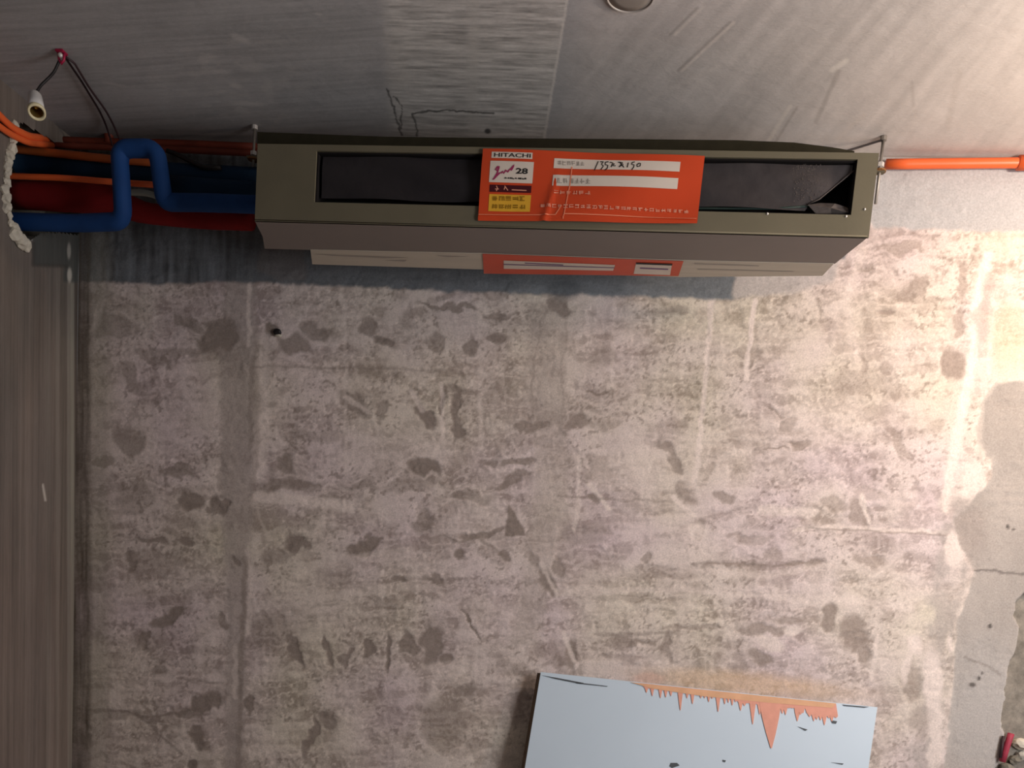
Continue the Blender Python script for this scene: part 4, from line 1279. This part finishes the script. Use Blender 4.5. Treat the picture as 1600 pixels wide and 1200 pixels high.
# round lid in the ceiling
rc = atZ(985, -9, H)
r0 = (atZ(1021, 0, H) - rc).length * 0.96
ld = thing('ceiling_box_lid', 'round dull box lid flush in the ceiling at the top edge, pale rim', 'lid', rc)
lathe('lid_plate', [(0.0, r0 * 0.96), (0.004, r0 * 0.93), (0.006, r0 * 0.6), (0.006, 0.0005)], rc, Vector((0, 0, -1)), 'lid', ld, 40)
lathe('lid_rim', [(0.0, r0 * 1.03), (0.005, r0 * 1.02), (0.0065, r0 * 0.985), (0.004, r0 * 0.95), (0.0, r0 * 0.95)], rc, Vector((0, 0, -1)), 'lid_rim', ld, 48)

# ------------------------------------------------------------------ board leaning on the wall
BY = 2.612
TL_, TR_ = atY(845, 1050, BY), atY(1371, 1105, BY)
BLm, BRm = atY(820, 1200, 2.575), atY(1357, 1200, 2.585)


def down(a, b):
    k_ = (a.z - 0.004) / (a.z - b.z)
    return a + (b - a) * k_


# straight to the floor below the frame
BL_ = down(TL_, BLm)
_n = (TR_ - TL_).cross(BL_ - TL_).normalized()
_r = Vector(ray(1357, 1200))
BRm = Vector((0, 0, CAMZ)) + _r * ((TL_ - Vector((0, 0, CAMZ))).dot(_n) / _r.dot(_n))
BR_ = down(TR_, BRm)
bd = thing('foam_board', 'pale blue rigid board leaning on the wall, orange splash along its top edge', 'board', (BL_ + BR_) / 2)
nrm = (TR_ - TL_).cross(BL_ - TL_).normalized()
if nrm.y > 0:
    nrm = -nrm


def bpt(px_, py_, h=0.0):
    """point on the face of the board"""
    r = Vector(ray(px_, py_))
    o = Vector((0, 0, CAMZ))
    q = (TL_ - o).dot(nrm) / r.dot(nrm)
    return o + r * q + nrm * h


TH = 0.014
bm = bmesh.new()
fr = [bm.verts.new(p) for p in (TL_, TR_, BR_, BL_)]
bk = [bm.verts.new(p - nrm * TH) for p in (TL_, TR_, BR_, BL_)]
bm.faces.new(fr)
bm.faces.new(bk)
for i in range(4):
    j = (i + 1) % 4
    fce = bm.faces.new((fr[i], fr[j], bk[j], bk[i]))
    fce.material_index = 1
link('panel', bm_mesh('panel', bm), ['board', 'board_edge'], bd)
# dark brown left edge strip, standing proud behind
bm = bmesh.new()
e0, e1 = TL_ + (BL_ - TL_) * 0.003, BL_
sd = (TL_ - TR_).normalized()
vv = [e0, e0 + sd * 0.011 - nrm * 0.006, e1 + sd * 0.013 - nrm * 0.006, e1, e0 - nrm * TH, e0 + sd * 0.011 - nrm * TH, e1 + sd * 0.013 - nrm * TH, e1 - nrm * TH]
bv = [bm.verts.new(p) for p in vv]
for q in [(0, 1, 2, 3), (4, 5, 6, 7), (0, 1, 5, 4), (3, 2, 6, 7), (1, 2, 6, 5), (0, 3, 7, 4)]:
    bm.faces.new([bv[i] for i in q])
link('edge_strip', bm_mesh('edge_strip', bm), 'board_edge', bd)


def flat_on_board(name, pts, m, h0=0.0003, h1=0.0018):
    bm = bmesh.new()
    a = [bm.verts.new(bpt(x, y, h0)) for x, y in pts]
    b = [bm.verts.new(bpt(x, y, h1)) for x, y in pts]
    for i in range(len(pts)):
        j = (i + 1) % len(pts)
        bm.faces.new((a[i], a[j], b[j], b[i]))
    f_ = bm.faces.new(b)
    bmesh.ops.triangulate(bm, faces=[f_])
    return link(name, bm_mesh(name, bm), m, bd)


def edge_y(x):
    return 1050 + (x - 845) * 55 / 526 + 1.0


rnd = random.Random(12)
top_, botm = [], []
x = 1000.0
while x < 1312:
    top_.append((x, edge_y(x)))
    x += 6
tl_ = []
tx = 1306.0
while tx > 1010:
    k_ = 1.1 if tx > 1225 else (0.9 if tx > 1100 else 0.4)
    tl_.append((tx, 12 + 20 * k_ * rnd.random() + (14 * rnd.random() if 1255 < tx < 1303 else 0)))
    tx -= rnd.uniform(4.5, 7.5) if tx > 1100 else rnd.uniform(7, 13)
for bx, bh in [(1063, 36), (1176, 46), (1122, 32), (1082, 24), (1032, 20)]:
    tl_ = [q for q in tl_ if abs(q[0] - bx) > 5.5] + [(bx, bh)]
for tx, th in sorted(tl_, reverse=True):
    e_ = edge_y(tx)
    bs = 7 + (7 if tx > 1150 else 0) + (6 if tx > 1240 else 0)
    wdt = 1.6 + th * 0.07
    botm += [(tx + wdt, e_ + bs), (tx + 0.5, e_ + th), (tx - 0.5, e_ + th), (tx - wdt, e_ + bs)]
sp = flat_on_board('orange_splash', top_ + botm, 'peach')
flat_on_board('orange_splash', [(1186, 1094), (1221, 1097), (1217, 1122), (1212, 1146), (1206, 1169), (1204, 1169), (1196, 1142), (1190, 1118)], 'peach', 0.0004, 0.0022)
flat_on_board('orange_splash', [(985, 1066), (1100, 1078), (1200, 1088), (1306, 1099), (1300, 1106), (1200, 1098), (1100, 1088), (1020, 1076)], 'peach_pale', 0.0006, 0.0026)
for pts in [[(846, 1055), (870, 1059), (912, 1067), (908, 1069), (868, 1061)], [(900, 1066), (950, 1072), (948, 1073), (900, 1068)], [(1246, 1135), (1262, 1140), (1258, 1142)], [(1048, 1192), (1058, 1192), (1062, 1196), (1050, 1200), (1046, 1197)],
            [(1129, 1187), (1134, 1188), (1133, 1191), (1129, 1190)], [(1298, 1191), (1318, 1193), (1316, 1195)], [(1316, 1101), (1358, 1104.5), (1350, 1106), (1318, 1103)], [(1298, 1125), (1308, 1127), (1306, 1131), (1300, 1130)]]:
    flat_on_board('scuff', pts, 'scuff', 0.0003, 0.0012)

# ------------------------------------------------------------------ broken chase at the lower right
ch = atY(1573, 1166, D)
cp_ = [atY(1580, 1146, D - 0.004), atY(1573, 1166, D - 0.008), atY(1566, 1190, D - 0.006)]
tag(link('conduit_end', tube_mesh('conduit_end', cp_, 0.0095, 12, 0.02), 'redpipe'), 'crimson conduit end in the broken chase at the lower right of the wall', 'conduit')
tag(link('wire', tube_mesh('wire', [atY(1568, 1150, D - 0.004), atY(1563, 1184, D - 0.010)], 0.0045, 8), 'redwire'), 'dark wire beside the crimson conduit end in the broken chase', 'wire')
for i, (x, y, r, m_, l_) in enumerate([(1594, 1162, 0.020, 'mortar', 'pale lump of mortar topmost in the broken chase'), (1597, 1180, 0.017, 'rubble', 'grey lump of mortar under the pale one in the broken chase'),
                                        (1585, 1188, 0.016, 'rubble_dark', 'dark lump of rubble below the crimson conduit end'), (1574, 1200, 0.018, 'rubble_dark', 'dark lump of rubble at the bottom edge of the chase')]):
    p = atY(x, y, D + 0.012)
    tag(link('rubble_lump', lump('rubble_lump', p, r, 700 + i, (1.1, 0.9, 0.9), 2, 0.5), m_), l_, 'rubble', 'rubble lumps in the broken chase')
# chip of plastic left in the wall
p = atY(433, 519, D - 0.002)
chp = thing('wall_plug', 'tiny dark plug with a white chip stuck in the wall under the pipes', 'wall plug', p)
link('plug', lump('plug', p, 0.013, 801, (1.1, 0.5, 0.8), 2, 0.3), 'black_wire', chp)
link('chip', lump('chip', p + Vector((0.008, -0.006, -0.012)), 0.008, 802, (1.5, 0.5, 0.5), 2, 0.4), 'mortar', chp)
